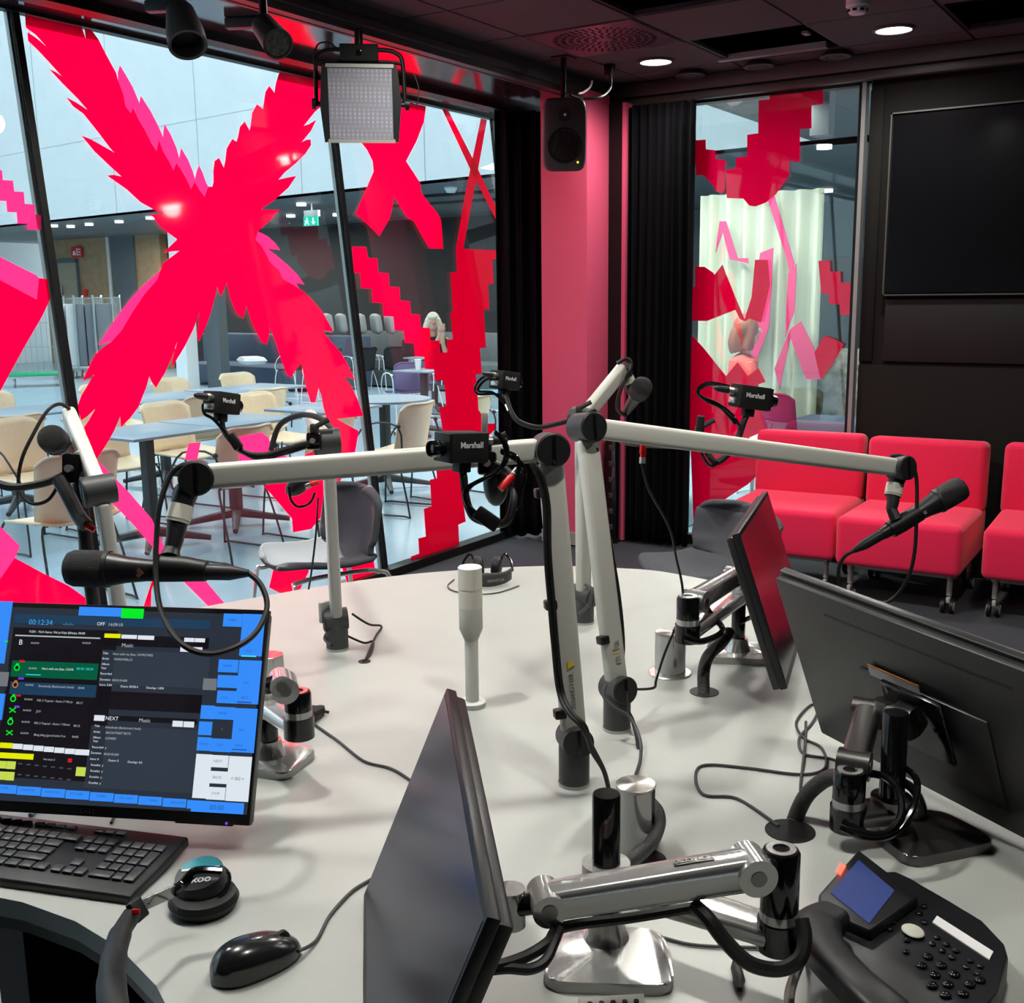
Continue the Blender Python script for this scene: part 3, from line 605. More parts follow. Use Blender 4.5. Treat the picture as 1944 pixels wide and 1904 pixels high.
# ================================================================ RED SOFAS
def sofa(label, x, y, az, wid=.60):
    t = thing('sofa_module', label, 'sofa', (x, y, 0), rz(az), 'red modular sofas on casters')
    part(t, 'seat', MB().box((0, -.04, .32), (wid, .68, .25), bev=.035, seg=4), 'sofa_red', local=True)
    part(t, 'backrest', MB().box((0, .25, .595), (wid, .15, .37), rot=(-.06, 0, 0), bev=.035, seg=4), 'sofa_red', local=True)
    mb = MB()
    for sy in (-.26, .24): mb.box((0, sy, .18), (wid-.08, .03, .03))
    for sx in (-1, 1): mb.box((sx*(wid/2-.05), -.01, .18), (.03, .5, .03))
    part(t, 'frame', mb, 'leg_grey', local=True)
    for sx in (-1, 1):
        for sy in (-.28, .25):
            lg = part(t, 'leg', MB().cyl((sx*(wid/2-.06), sy, .085), (sx*(wid/2-.06), sy, .18), .014), 'leg_grey', local=True)
            cx = sx*(wid/2-.06)
            for q in (-1, 1): part(t, 'caster', MB().cyl((cx+q*.012, sy-.02, .036), (cx+q*.028, sy-.02, .036), .036, n=24), 'rubber', parent=lg, local=True)
            mb = MB().cyl((cx+.028, sy-.02, .036), (cx+.031, sy-.02, .036), .025, n=24); mb.cyl((cx-.031, sy-.02, .036), (cx-.028, sy-.02, .036), .025, n=24); mb.box((cx, sy-.005, .065), (.02, .05, .03), bev=.006)
            part(t, 'caster_hub', mb, 'caster_grey', parent=lg, local=True)
    return t
sofa('bright red padded sofa module below the rear window, leftmost of the row', -1.925, 5.83, 3)
sofa('bright red padded sofa module in the middle, behind the held microphone', -1.295, 5.80, 1)
sofa('bright red padded sofa module cut off by the right edge of the photo', -.62, 5.86, 2)
# ================================================================ ATRIUM CHAIRS AND TABLES
def shell_chair(name, label, group, shell, edge, rod, arms, loc, az, wide=.47):
    t = thing(name, label, 'chair', loc, rz(az), group)
    def fs(u, v):
        s = u*2-1; r = (1-max(0, (v-.78)/.22)**2.5*.25); x = -.21+.42*v
        return (x, s*.225*r, .452-.018*(1-s*s)*math.sin(PI*v)-.02*max(0, (v-.85)/.15)+.03*abs(s)**3*(1-v))
    part(t, 'seat', MB().grid(fs, 10, 10), shell, local=True, mods=[('SOLIDIFY', {'thickness': .014})])
    def fb(u, v):
        s = u*2-1; c = max(0, (v-.6)/.4)**3*.06*(abs(s)**6)
        return (-.215-.07*v+.075*abs(s)**2, s*wide/2*(1-.04*(1-v)), .455+.345*v-c-.012*(1-s*s)*v*0+.015*(s*s)*v)
    part(t, 'backrest', MB().grid(fb, 14, 10), shell, local=True, mods=[('SOLIDIFY', {'thickness': .014})])
    part(t, 'back_edge', MB().tube([fb(i/14, 1) for i in range(15)], .0085, n=6, sub=2), edge, local=True)
    for sy in (-1, 1):
        part(t, 'leg_frame', MB().tube([(.16, sy*.15, .44), (.20, sy*.215, .40), (.24, sy*.235, .02), (.20, sy*.24, .008), (-.22, sy*.24, .008), (-.26, sy*.235, .02), (-.16, sy*.20, .40), (-.13, sy*.15, .44)], .007, n=6, sub=4), rod, local=True)
        if arms:
            a = part(t, 'armrest', MB().tube([(-.22, sy*.25, .45), (-.20, sy*.262, .655), (.05, sy*.265, .66), (.18, sy*.25, .52), (.20, sy*.215, .42)], .007, n=6, sub=3), rod, local=True)
            part(t, 'arm_joint', MB().ball((-.205, sy*.262, .655), .017), rod, parent=a, local=True)
    return t
WOODL = 'pale birch chairs round the blue tables'
SLOTS = [  # x, y, azimuth, arms, label
    (-5.02, 3.42, 176, 0, 'pale birch chair at the lower left edge, its wide back close to the glass'),
    (-5.12, 4.62, 184, 1, 'birch armchair seen from behind, left half hidden by the front microphone arm joint'),
    (-5.10, 5.38, 181, 0, 'birch chair seen from behind, just right of the gooseneck camera'),
    (-5.10, 6.26, 187, 1, 'birch armchair with a rounded back directly behind the second mullion'),
    (-5.05, 6.92, 172, 1, 'birch armchair beside the stepped red film, rightmost of the wooden chairs'),
    (-6.36, 4.16, 2, 1, 'birch chair at the far side of the nearest blue table, left end'),
    (-6.36, 4.78, -4, 0, 'birch chair at the far side of the nearest blue table, centre'),
    (-6.36, 5.42, 3, 0, 'birch chair at the far side of the nearest blue table, right end'),
    (-7.02, 4.36, 178, 0, 'birch chair seen from behind at the left edge, one row further back'),
    (-7.02, 6.00, 181, 0, 'birch chair seen from behind in front of the second row table, left'),
    (-7.02, 6.70, 176, 1, 'birch armchair seen from behind in the second row, left of the red film arm'),
    (-6.36, 6.35, 6, 0, 'birch chair facing the camera across the small blue table'),
    (-8.50, 5.35, 0, 0, 'birch chair far left beyond the second row table, its back turned to the trolleys'),
    (-8.35, 6.35, -5, 0, 'birch chair far back beside the white post'),
    (-8.35, 7.15, 4, 0, 'birch chair far back in front of the blue sofa'),
    (-8.30, 7.95, 0, 0, 'birch chair furthest back right, under the red film'),
]
first = {}
for i, (x, y, az, arms, lab) in enumerate(SLOTS):
    if arms not in first: first[arms] = shell_chair('wooden_chair', lab, WOODL, 'birch', 'birch_edge', 'black_rod', arms, (x, y, 0), az)
    else: dup(first[arms], (x, y, 0), rz(az), lab)
def cafe_table(label, x, y, lx, ly, az=0, round_=False):
    t = thing('cafe_table', label, 'table', (x, y, 0), rz(az), 'blue topped cafe tables')
    if round_: mb = MB().cyl((0, 0, .722), (0, 0, .74), lx/2, n=40)
    else: mb = MB().box((0, 0, .731), (lx, ly, .018), bev=.004)
    part(t, 'tabletop', mb, 'tabletop_blue', local=True)
    part(t, 'column', MB().box((0, 0, .39), (.07, .07, .66), bev=.01), 'charcoal', local=True)
    for k in range(4):
        a = PI/4+k*PI/2; part(t, 'foot', MB().loft([((0, 0, .09), .035), ((math.cos(a)*.36, math.sin(a)*.36, .025), .018)], n=8), 'charcoal', local=True)
    return t
cafe_table('blue cafe table nearest the glass, left half of the joined pair', -5.72, 4.55, .66, .70)
cafe_table('blue cafe table nearest the glass, right half of the joined pair', -5.72, 5.27, .66, .70)
cafe_table('blue cafe table in the near row, behind the red film leg', -5.72, 6.20, .60, .66)
cafe_table('round blue cafe table behind the second mullion', -5.75, 6.95, .75, .75, 0, True)
cafe_table('blue cafe table far left, beyond the first mullion', -7.62, 4.85, .66, 1.1)
cafe_table('blue cafe table in the second row, left of its centre', -7.62, 6.25, .66, .95)
cafe_table('blue cafe table in the second row, nearer the rear lounge', -7.62, 7.25, .66, .95)
# upholstered white wire chairs further back
def wire_chair(label, px, py, z, az, up, name='wire_chair'):
    p = at(px, py, z); return shell_chair(name, label, 'white wire frame lounge chairs', up, up, 'white_rod', 1, (p.x, p.y, 0), az)
wire_chair('purple armchair with white wire frame beside the stepped red film', 772, 742, .45, 150, 'purple')
wire_chair('blue armchair half behind the stepped red film', 818, 728, .45, 200, 'blue_sofa')
c1 = wire_chair('dark lounge chair with white wire arms, right of the second mullion', 742, 700, .45, 160, 'wall_dark')
p = at(678, 703, .45); dup(c1, (p.x, p.y, 0), rz(170), 'dark lounge chair with white wire arms, crossed by the second mullion')
p = at(612, 706, .45); dup(c1, (p.x, p.y, 0), rz(190), 'dark lounge chair with white wire arms, left of the second mullion')
p = at(560, 700, .45); dup(c1, (p.x, p.y, 0), rz(180), 'dark lounge chair with white wire legs beside the blue sofa')
p = at(855, 672, .45); dup(c1, (p.x, p.y, 0), rz(185), 'dark lounge chair glimpsed in the notch of the stepped red film')
def stool(label, px, py, z, up):
    p = at(px, py, z); t = thing('stool', label, 'stool', (p.x, p.y, 0), rz(20), None)
    part(t, 'seat', MB().box((0, 0, z-.03), (.40, .40, .06), bev=.02), up, local=True)
    for a in range(4):
        sx, sy = (-1, 1, 1, -1)[a], (-1, -1, 1, 1)[a]
        part(t, 'leg', MB().tube([(sx*.15, sy*.15, z-.05), (sx*.20, sy*.20, .01)], .010, smooth=False), 'white_rod', local=True)
    part(t, 'footrest', MB().tube([(-.18, -.18, .25), (.18, -.18, .25), (.18, .18, .25), (-.18, .18, .25), (-.18, -.18, .25)], .008, smooth=False), 'white_rod', local=True)
    return t
stool('light blue stool with white legs, left of the black curtain', 935, 742, .46, 'skyblue')
# coffee cup on a small table
p = at(794, 703, .74)
cafe_table('small dark table carrying a paper cup, behind the purple chair', p.x, p.y+.1, .5, .5)
mb = MB().lathe([(.028, 0), (.038, .11), (.041, .112), (.041, .12), (.037, .125), (0, .125)], (p.x, p.y, .74)); solo('paper_cup', 'white and red paper cup on the small table behind the purple chair', 'cup', mb, 'white')
# ---------------- lounge: blue sofa, bench, cushions
def cush(label, px, py, depth, w, h, tilt=.0, az=None, flat=False, m='cushion'):
    p = dp(px, py, depth); t = MB()
    R = Euler((PI/2*0 if flat else tilt, 0, math.radians(-32 if az is None else az))).to_matrix().to_4x4()
    def f(s, sgn):
        def g(u, v):
            a, b = u*2-1, v*2-1; e = (1-abs(a)**6)*(1-abs(b)**6); th = .065*max(e, 0)**.4*sgn
            q = Vector((a*w/2*(1-.06*b*b), th, b*h/2*(1-.06*a*a))) if not flat else Vector((a*w/2, b*h/2, th))
            return p+R.to_3x3() @ q
        return g
    t.grid(f(0, 1), 12, 12); t.grid(f(0, -1), 12, 12)
    bmesh.ops.remove_doubles(t.bm, verts=t.bm.verts, dist=.002)
    return solo('cushion', label, 'cushion', t, m, group='grey lounge cushions')
sp = at(460, 735, 0)
def box_rot(c, d, az, bev=.03): return MB().box(c, d, rot=(0, 0, math.radians(az)), bev=bev)
AZL = -8
t = thing('lounge_sofa', 'long blue lounge sofa with low seat between the red film legs', 'sofa', (sp.x, sp.y, 0), rz(AZL))
part(t, 'seat', MB().box((0, .35, .22), (3.6, .9, .34), bev=.04), 'blue_sofa', local=True)
part(t, 'backrest', MB().box((0, .9, .48), (4.6, .3, .86), bev=.04), 'blue_sofa', local=True)
bp = at(700, 742, 0)
t2 = thing('lounge_bench', 'long dark grey high backed bench under the row of cushions', 'bench', (bp.x, bp.y, 0), rz(AZL))
part(t2, 'seat', MB().box((.3, 1.0, .25), (4.6, .7, .46), bev=.03), 'atrium_dark', local=True)
part(t2, 'backrest', MB().box((.3, 1.5, .48), (4.6, .25, .92), bev=.03), 'atrium_dark', local=True)
cush('light grey cushion standing on the blue sofa back, between the film legs', 413, 626, 20, .42, .40, .1)
cush('light grey cushion lying flat on the blue sofa seat', 478, 684, 18.6, .60, .40, flat=True, m='logo_light')
for k, (px, lab) in enumerate([(622, 'grey cushion leaning at the left end of the bench row, at the film edge'), (648, 'grey cushion on the bench, next to the mullion on its left'), (684, 'grey cushion on the bench, just right of the mullion'), (714, 'grey cushion on the bench, left of the red stair film'), (741, 'grey cushion on the bench, partly under the red stair film')]):
    cush(lab, px, 614+k*.2, 19.3, .40, .36, .12)
# ---------------- roll cages
def roll_cage(label, px, py, az, w=.8, d=.7, h=1.6, panel=None):
    p = at(px, py, 0); t = thing('roll_cage', label, 'trolley', (p.x, p.y, 0), rz(az), 'wheeled cage trolleys')
    part(t, 'base', MB().box((0, 0, .22), (w, d, .05), bev=.01), 'green' if panel is None else 'cage', local=True)
    mb = MB()
    for sx in (-1, 1):
        mb.tube([(sx*w/2, -d/2, .2), (sx*w/2, -d/2, h-.06), (sx*w/2, -d/2+.06, h), (sx*w/2, d/2-.06, h), (sx*w/2, d/2, h-.06), (sx*w/2, d/2, .2)], .014, n=6, sub=2)
        for k in range(1, 8): mb.tube([(sx*w/2, -d/2+d*k/8, .2), (sx*w/2, -d/2+d*k/8, h)], .005, n=5, smooth=False)
        mb.tube([(sx*w/2, -d/2, .7), (sx*w/2, d/2, .7)], .008, n=5, smooth=False)
    for k in range(11): mb.tube([(-w/2+w*k/10, d/2, .2), (-w/2+w*k/10, d/2, h)], .005, n=5, smooth=False)
    for z in (.7, 1.15, h): mb.tube([(-w/2, d/2, z), (w/2, d/2, z)], .008, n=5, smooth=False)
    part(t, 'cage', mb, 'cage', local=True)
    for sx in (-1, 1):
        for sy in (-1, 1): part(t, 'wheel', MB().cyl((sx*(w/2-.08)-.015, sy*(d/2-.08), .065), (sx*(w/2-.08)+.015, sy*(d/2-.08), .065), .065, n=20), 'caster_grey', local=True)
    if panel:
        for k, m in enumerate(panel): part(t, 'load', MB().box((-w/2+w*(k+.5)/len(panel), -.05, .25+.62), (w/len(panel)*.86, d*.8, 1.24), bev=.01), m, local=True)
    return t
roll_cage('empty wire roll cage with green base, left of the first mullion', 75, 732, 55, w=1.0)
roll_cage('roll cage stacked with pale sacks, just right of the first mullion', 142, 716, 40, w=.36, panel=['logo_light', 'logo_light'])
roll_cage('roll cage holding dark grey panels, beside the sack trolley', 178, 716, 40, w=.36, panel=['cabinet', 'cabinet'])
roll_cage('roll cage with a grey case, mostly behind the red film', 214, 716, 40, w=.36, panel=['cabinet'])
# ================================================================ PEOPLE
def person(label, root, parts_pts, hair, hair_m, shirt, shirt_m, extra=None):
    t = thing('person', label, 'person', root)
    mb = MB()
    for fn in parts_pts: fn(mb)
    o = part(t, 'body', mb, 'skin', mods=[('REMESH', {'mode': 'VOXEL', 'voxel_size': .011}), ('SMOOTH', {'factor': .5, 'iterations': 3})])
    mb = MB(); hair(mb); part(t, 'hair', mb, hair_m, mods=[('REMESH', {'mode': 'VOXEL', 'voxel_size': .012}), ('SMOOTH', {'factor': .5, 'iterations': 3})])
    mb = MB(); shirt(mb); part(t, 'clothing', mb, shirt_m, mods=[('REMESH', {'mode': 'VOXEL', 'voxel_size': .014}), ('SMOOTH', {'factor': .5, 'iterations': 4})])
    return t
# blonde woman, seated, elbows on a table, hands clasped beside the chin
h0 = dp(822, 612, 15.6); toC = Vector((-h0.x, -h0.y, 0)).normalized(); sd = Vector((-toC.y, toC.x, 0))   # sd = her left side as seen: image left
def W(a, b, c): return h0+sd*a+toC*b+Vector((0, 0, c))
def head(mb, Wf):
    mb.ball(Wf(0, 0, .0), .10, (.78, .9, 1.12)); mb.ball(Wf(0, .03, -.065), .06, (.85, .8, .9))
    mb.ball(Wf(0, .105, -.012), .018, (.7, 1, 1.3)); mb.cyl(Wf(0, -.01, -.05), Wf(0, -.03, -.20), .052)
    for s in (-1, 1): mb.ball(Wf(s*.078, 0, -.005), .02, (.4, .8, 1.2)); mb.ball(Wf(s*.03, .088, .01), .014)
    mb.ball(Wf(0, .092, -.06), .02, (1.1, .4, .35))
def hand(mb, w0, d, side):
    mb.ball(w0+d*.045, .036, (1, 1, 1.1))
    for k in range(4):
        b = w0+d*.06+Vector((0, 0, .03-.019*k)); mb.tube([b, b+d*.035+side*.01, b+d*.045+side*.035, b+d*.03+side*.05], .0095, n=6)
    mb.tube([w0+d*.02, w0+d*.05-side*.005+Vector((0, 0, .04)), w0+d*.07+side*.02+Vector((0, 0, .05))], .010, n=6)
def blond_body(mb):
    head(mb, W)
    for s in (-1, 1):
        mb.tube([W(s*.16, -.03, -.23), W(s*.22, .06, -.38), W(s*.19, .20, -.50)], [.05, .045, .038], sub=5)
        mb.tube([W(s*.19, .20, -.50), W(.08+s*.05, .24, -.28), W(.12+s*.025, .24, -.14)], [.038, .032, .026], sub=5)
        hand(mb, W(.12+s*.03, .24, -.13), Vector((0, 0, 1))*.8-sd*s*.3, -sd*s)
    mb.cyl(W(0, -.05, -.25), W(0, -.08, -.75), .13, .14, flat=.7)
def blond_hair(mb):
    mb.ball(W(0, -.025, .025), .115, (.86, .95, 1.1))
    for s in (-1, 1): mb.tube([W(s*.07, .02, .05), W(s*.10, .015, -.06), W(s*.11, .03, -.20), W(s*.10, .06, -.30)], [.04, .045, .045, .02], sub=5)
    mb.tube([W(-.06, .07, .075), W(0, .085, .07), W(.06, .07, .075)], .026)
    mb.tube([W(0, -.08, .0), W(0, -.11, -.12), W(0, -.10, -.20)], .075)
def blond_shirt(mb):
    mb.loft([(W(0, -.05, -.20), .07), (W(0, -.05, -.25), .165), (W(0, -.05, -.38), .185), (W(0, -.06, -.76), .17)], flat=.62, up=sd.cross(Vector((0, 0, 1))))
    for s in (-1, 1): mb.tube([W(s*.13, -.04, -.23), W(s*.20, .02, -.32), W(s*.215, .07, -.39)], .062, sub=4)
person('blonde woman in black top seated far back, hands clasped by her chin', (h0.x, h0.y, 0), [blond_body], blond_hair, 'hair_blond', blond_shirt, 'shirt_black')
# table she leans on
tp = W(.0, .62, 0); cafe_table('dark table in front of the seated blonde woman', tp.x, tp.y, .6, .6)
solo('handbag', 'black bag on the bench beside the blonde woman', 'bag', MB().box(W(-.34, -.05, -.35), (.22, .14, .26), rot=(0, 0, .6), bev=.05, seg=4), 'shirt_black')
# auburn haired woman seen in profile through the rear window
g0 = dp(1422, 628, 9.5); fwd = (R_.col[0].copy()); fwd.z = 0; fwd.normalize(); sd2 = Vector((-fwd.y, fwd.x, 0))
def G(a, b, c): return g0+sd2*a+fwd*b+Vector((0, 0, c))
def aub_body(mb):
    head(mb, G); mb.cyl(G(0, -.05, -.25), G(0, -.05, -.6), .12, .12, flat=.8)
    for s in (-1, 1):
        mb.tube([G(s*.17, -.03, -.25), G(s*.2, -.02, -.50), G(s*.17, .16, -.58)], [.05, .04, .03], sub=5); hand(mb, G(s*.17, .17, -.58), fwd, Vector((0, 0, -1)))
    for s in (-1, 1): mb.tube([G(s*.1, -.03, -.62), G(s*.1, .25, -.66), G(s*.1, .28, -1.1)], [.085, .07, .05], sub=5)
def aub_hair(mb):
    mb.ball(G(0, -.03, .025), .118, (.95, 1.0, 1.08)); mb.tube([G(0, -.08, .0), G(0, -.10, -.10), G(0, -.08, -.17)], .085)
    for s in (-1, 1): mb.tube([G(s*.075, -.01, .03), G(s*.09, -.01, -.08), G(s*.08, -.02, -.16)], .045)
def aub_shirt(mb):
    mb.loft([(G(0, -.04, -.19), .06), (G(0, -.04, -.25), .16), (G(0, -.04, -.40), .175), (G(0, -.05, -.68), .17)], flat=.75)
    for s in (-1, 1): mb.tube([G(s*.14, -.03, -.25), G(s*.205, -.03, -.38), G(s*.205, -.02, -.56)], .068, sub=4)
person('auburn haired woman in red top, in profile beyond the rear window', (g0.x, g0.y, 0), [aub_body], aub_hair, 'hair_auburn', aub_shirt, 'shirt_red')
# ================================================================ BEYOND THE REAR WINDOW
# added cream drape and red strips standing in for window reflections
def sheer(name, label, pxs, ys, y, m='sheer', n=7, amp=.05):
    a, b = wall(pxs[0], 500, y).x, wall(pxs[1], 500, y).x; zt_, zb_ = wall(pxs[0], ys[0], y).z, min(.02, wall(pxs[0], ys[1], y).z) if wall(pxs[0], ys[1], y).z < .02 else .02
    def f(u, v): return (a+(b-a)*u, y+amp*math.sin(u*n*2*PI), zb_+(zt_-zb_)*v)
    return solo(name, label, 'drape', MB().grid(f, n*10, 4), m, loc=(a, y, zb_), mods=[('SOLIDIFY', {'thickness': .004})])
sheer('reflection_drape', 'tall cream drape added beyond the rear window in place of reflections', (1328, 1560), (372, 830), 9.9)
for lab, pts in (('long slanted crimson strip added before the drape as reflected film', [(1455, 372), (1470, 372), (1508, 500), (1500, 520), (1490, 480)]), ('dark red wedge added before the drape as reflected film', [(1443, 480), (1468, 470), (1460, 620), (1430, 700), (1405, 640), (1425, 590)]), ('narrow crimson diamond added before the drape as reflected film', [(1496, 520), (1512, 500), (1508, 590), (1490, 640)]), ('pink rounded shape added low before the drape as reflected film', [(1470, 700), (1500, 625), (1520, 610), (1545, 660), (1560, 720), (1530, 720), (1500, 640), (1480, 740)]), ('crimson stepped strip added left before the drape as reflected film', [(1358, 480), (1366, 420), (1378, 420), (1400, 490), (1420, 490), (1420, 500), (1385, 492), (1372, 440)])):
    P = [wall(x, y, 9.78) for x, y in pts]; solo('reflection_strip', lab, 'banner', MB().slab(P, (0, .01, 0)), 'fabric_red')
lamp = bpy.data.lights.new('corridor_fill', 'AREA'); lamp.energy = 210; lamp.size = 2.4; lamp.shape = 'RECTANGLE'; lamp.size_y = .8; lamp.color = (1, 1, .93)  # unseen fill lamp added to brighten the drape and the woman
lo = bpy.data.objects.new('corridor_fill', lamp); C.objects.link(lo); lo.location = (-4.0, 8.5, 2.92)
for px, py in ((1565, 277), (1571, 361), (1500, 407), (1602, 415), (1312, 423), (1590, 436), (1578, 452)):
    far_light(px, py, 'small round ceiling light seen through the rear window')
solo('planter_post', 'pale square column hanging below the ceiling beyond the rear window', 'column', MB().box((wall(1561, 235, 8.4).x, 8.4, (wall(1561, 258, 8.4).z+3.0)/2), (.14, .14, 3.0-wall(1561, 258, 8.4).z)), 'cabinet')
# crimson shell chair, low table, bench and coats behind the rear window
q = at(1490, 800, .0); q = wall(1490, 800, 8.3)
tc_ = shell_chair('padded_chair', 'crimson padded chair standing beyond the rear window', None, 'fabric_red', 'fabric_red', 'white_rod', 0, (q.x, 8.3, 0), 70, wide=.5)
q = wall(1590, 790, 9.2)
solo('low_bench', 'blue upholstered bench beyond the rear window, beside the window frame', 'bench', MB().box((q.x+.2, 9.5, .25), (1.3, .6, .44), bev=.04), 'blue_sofa')
q = wall(1595, 590, 11.0)
solo('tall_cabinet', 'dark tall cabinet with white top rim far behind the rear window', 'cabinet', MB().box((wall(1590, 500, 11.6).x, 11.6, .95), (.5, .4, 1.9), bev=.05), 'wall_dark')
q = wall(1588, 715, 10.2)
solo('floral_cover', 'grey floral cloth draped over the low wall behind the rear window', 'cloth', MB().box((q.x+.2, 10.2, (q.z+.27)/2), (.9, .3, q.z+.25), bev=.1, seg=4), 'floral')
q = wall(1590, 665, 9.8); mb = MB()
q = wall(1590, 665, 10.9); t = thing('coat_rack', 'grey coat rack with white hangers behind the rear window', 'rack', (q.x, 10.9, 0))
part(t, 'rail', MB().box((q.x+.1, 10.9, wall(1590, 668, 10.9).z), (.9, .35, .04)), 'cage')
for k in range(4):
    h = Vector((q.x-.15+.1*k, 10.68, wall(1590, 685, 10.7).z)); part(t, 'hanger', MB().tube([h+Vector((-.06, -.05, -.03)), h, h+Vector((.06, .05, -.04))], .006, n=5), 'white_rod')
for sx in (-.25, .5): part(t, 'post', MB().cyl((q.x+sx, 10.9, 0), (q.x+sx, 10.9, wall(1590, 668, 10.9).z), .02), 'cage')
q = at(1480, 800, .3)
t = thing('white_table', 'white topped table beyond the rear window, under the red chair', 'table', (-3.2, 7.9, 0))
part(t, 'tabletop', MB().box((-3.1, 7.5, .5), (.95, .8, .03), bev=.005), 'white')
for sx in (-1, 1):
    for sy in (-1, 1): part(t, 'leg', MB().cyl((-3.1+sx*.42, 7.5+sy*.35, 0), (-3.1+sx*.42, 7.5+sy*.35, .49), .015), 'white_rod')
# ================================================================ DESK
def vat(x, y, py):                          # height on the vertical through x,y that is seen on image row py
    lo, hi = -1, 6
    for _ in range(50):
        m = (lo+hi)/2; q = R_.transposed() @ (Vector((x, y, m))-CAM)
        if 952+FPX*q.y/q.z > py: lo = m
        else: hi = m
    return m
RT, DN, FW = R_.col[0].copy(), R_.col[1].copy(), R_.col[2].copy()
arc = [(-1.22+.60*math.cos(math.radians(a)), .20+.60*math.sin(math.radians(a))) for a in range(150, 9, -10)]
edge = [(-.52, .20), (-.30, .38), (-.02, .62), (.16, .92), (.20, 1.2), (.06, 1.46), (-.197, 1.715), (-.427, 1.907), (-.60, 2.30), (-.88, 2.76), (-1.30, 2.895), (-1.50, 2.87), (-1.70, 2.78), (-1.90, 2.60), (-2.05, 2.40), (-2.18, 2.12), (-2.30, 1.75), (-2.32, 1.3), (-2.22, .9), (-2.0, .62)]
outline = [Vector((x, y, 0)) for x, y in edge]
sm = spline(outline, 5)
poly = [(p.x, p.y) for p in sm]+arc
desk = thing('studio_desk', 'large rounded light grey broadcast desk with an operator cut-out', 'desk', (-1.2, 1.6, 0))
part(desk, 'desktop', MB().prism(poly, .028, Matrix.Translation((0, 0, TZ-.028))), 'table_grey', sharp=30)
def inset(poly, d):
    n = len(poly); out = []
    for i in range(n):
        a, b = Vector(poly[i-1]), Vector(poly[(i+1) % n]); t = (b-a).normalized(); out.append((poly[i][0]-t.y*d, poly[i][1]+t.x*d))
    return out
area = sum(poly[i-1][0]*poly[i][1]-poly[i][0]*poly[i-1][1] for i in range(len(poly)))
part(desk, 'edge_band', MB().prism(inset(poly, .004 if area > 0 else -.004), .02, Matrix.Translation((0, 0, TZ-.0485))), 'table_edge', sharp=30)
for x, y, sx, sy in ((-1.9, 1.7, .1, 1.2), (-.75, 1.6, .5, .1), (-1.35, 2.2, .6, .1)): part(desk, 'support_panel', MB().box((x, y, .34), (sx, sy, .68)), 'black_matte')
for i, (px, py, r) in enumerate(((1337, 1314, .030), (1500, 1578, .038), (692, 1256, .014), (1226, 1632, .03))):
    p = at(px, py); part(desk, 'cable_hole', MB().cyl((p.x, p.y, TZ-.002), (p.x, p.y, TZ+.0015), r, n=28), 'black')
# ---------------- cue light
p = at(897, 1340); z = lambda yy: vat(p.x, p.y, yy)
t = thing('cue_light', 'white and ivory signal light column standing in the middle of the desk', 'signal light', (p.x, p.y, TZ))
part(t, 'base_flange', MB().lathe([(.026, 0), (.027, .003), (.027, .010), (.025, .012), (0, .012)], (p.x, p.y, TZ)), 'alu_white')
zb = [z(1215), z(1200), z(1152), z(1117), z(1076)]
part(t, 'stem', MB().cyl((p.x, p.y, TZ+.01), (p.x, p.y, zb[0]), .0135, n=32), 'alu_white')
part(t, 'lamp_housing', MB().lathe([(.0135, 0), (.0235, zb[1]-zb[0]+.008), (.0235, zb[2]-zb[0]), (0, zb[2]-zb[0])], (p.x, p.y, zb[0]), n=36), 'alu')
part(t, 'lower_lens', MB().cyl((p.x, p.y, zb[2]), (p.x, p.y, zb[3]-.003), .0238, n=36), 'ivory')
part(t, 'lens_ring', MB().cyl((p.x, p.y, zb[3]-.003), (p.x, p.y, zb[3]+.001), .0232, n=36), 'alu')
part(t, 'upper_lens', MB().cyl((p.x, p.y, zb[3]+.001), (p.x, p.y, zb[4]-.004), .0238, n=36), 'ivory')
part(t, 'top_cap', MB().lathe([(.0238, 0), (.0238, .003), (.022, .005), (0, .005)], (p.x, p.y, zb[4]-.004), n=36), 'alu_white')
# ---------------- brushed steel outlet cylinders
def steel_cyl(label, px, py, ptop, r, flange=True, flat=False):
    p = at(px, py); zt_ = vat(p.x, p.y, ptop); t = thing('outlet_cylinder', label, 'socket', (p.x, p.y, TZ), group='steel desk outlet cylinders')
    if flange: part(t, 'flange', MB().lathe([(r*1.42, 0), (r*1.42, .002), (r*1.36, .004), (0, .004)], (p.x, p.y, TZ), n=36), 'steel')
    mb = MB()
    if flat:
        tr = Vector((RT.x, RT.y, 0)).normalized(); pr = []
        for k in range(40):
            a = 2*PI*k/40; v = Vector((math.cos(a), math.sin(a), 0))*r; d = v.dot(tr)
            if d > r*.78: v -= tr*(d-r*.78)
            pr.append((p.x+v.x, p.y+v.y))
        mb.prism(pr, zt_-TZ-.004, Matrix.Translation((0, 0, TZ)))
        part(t, 'socket_face', MB().box((p+tr*(r*.80)+Vector((0, 0, (zt_-TZ)/2))), (.006, r*1.2, (zt_-TZ)*.96), rot=(0, 0, math.atan2(tr.y, tr.x))), 'black_gloss')
    else: mb.cyl((p.x, p.y, TZ), (p.x, p.y, zt_-.004), r, n=40)
    part(t, 'sleeve', mb, 'chrome')
    part(t, 'lid', MB().lathe([(r*1.0, 0), (r*1.02, .001), (r*1.02, .004), (r*.98, .005), (0, .005)], (p.x, p.y, zt_-.004), n=40), 'brushed')
    return t
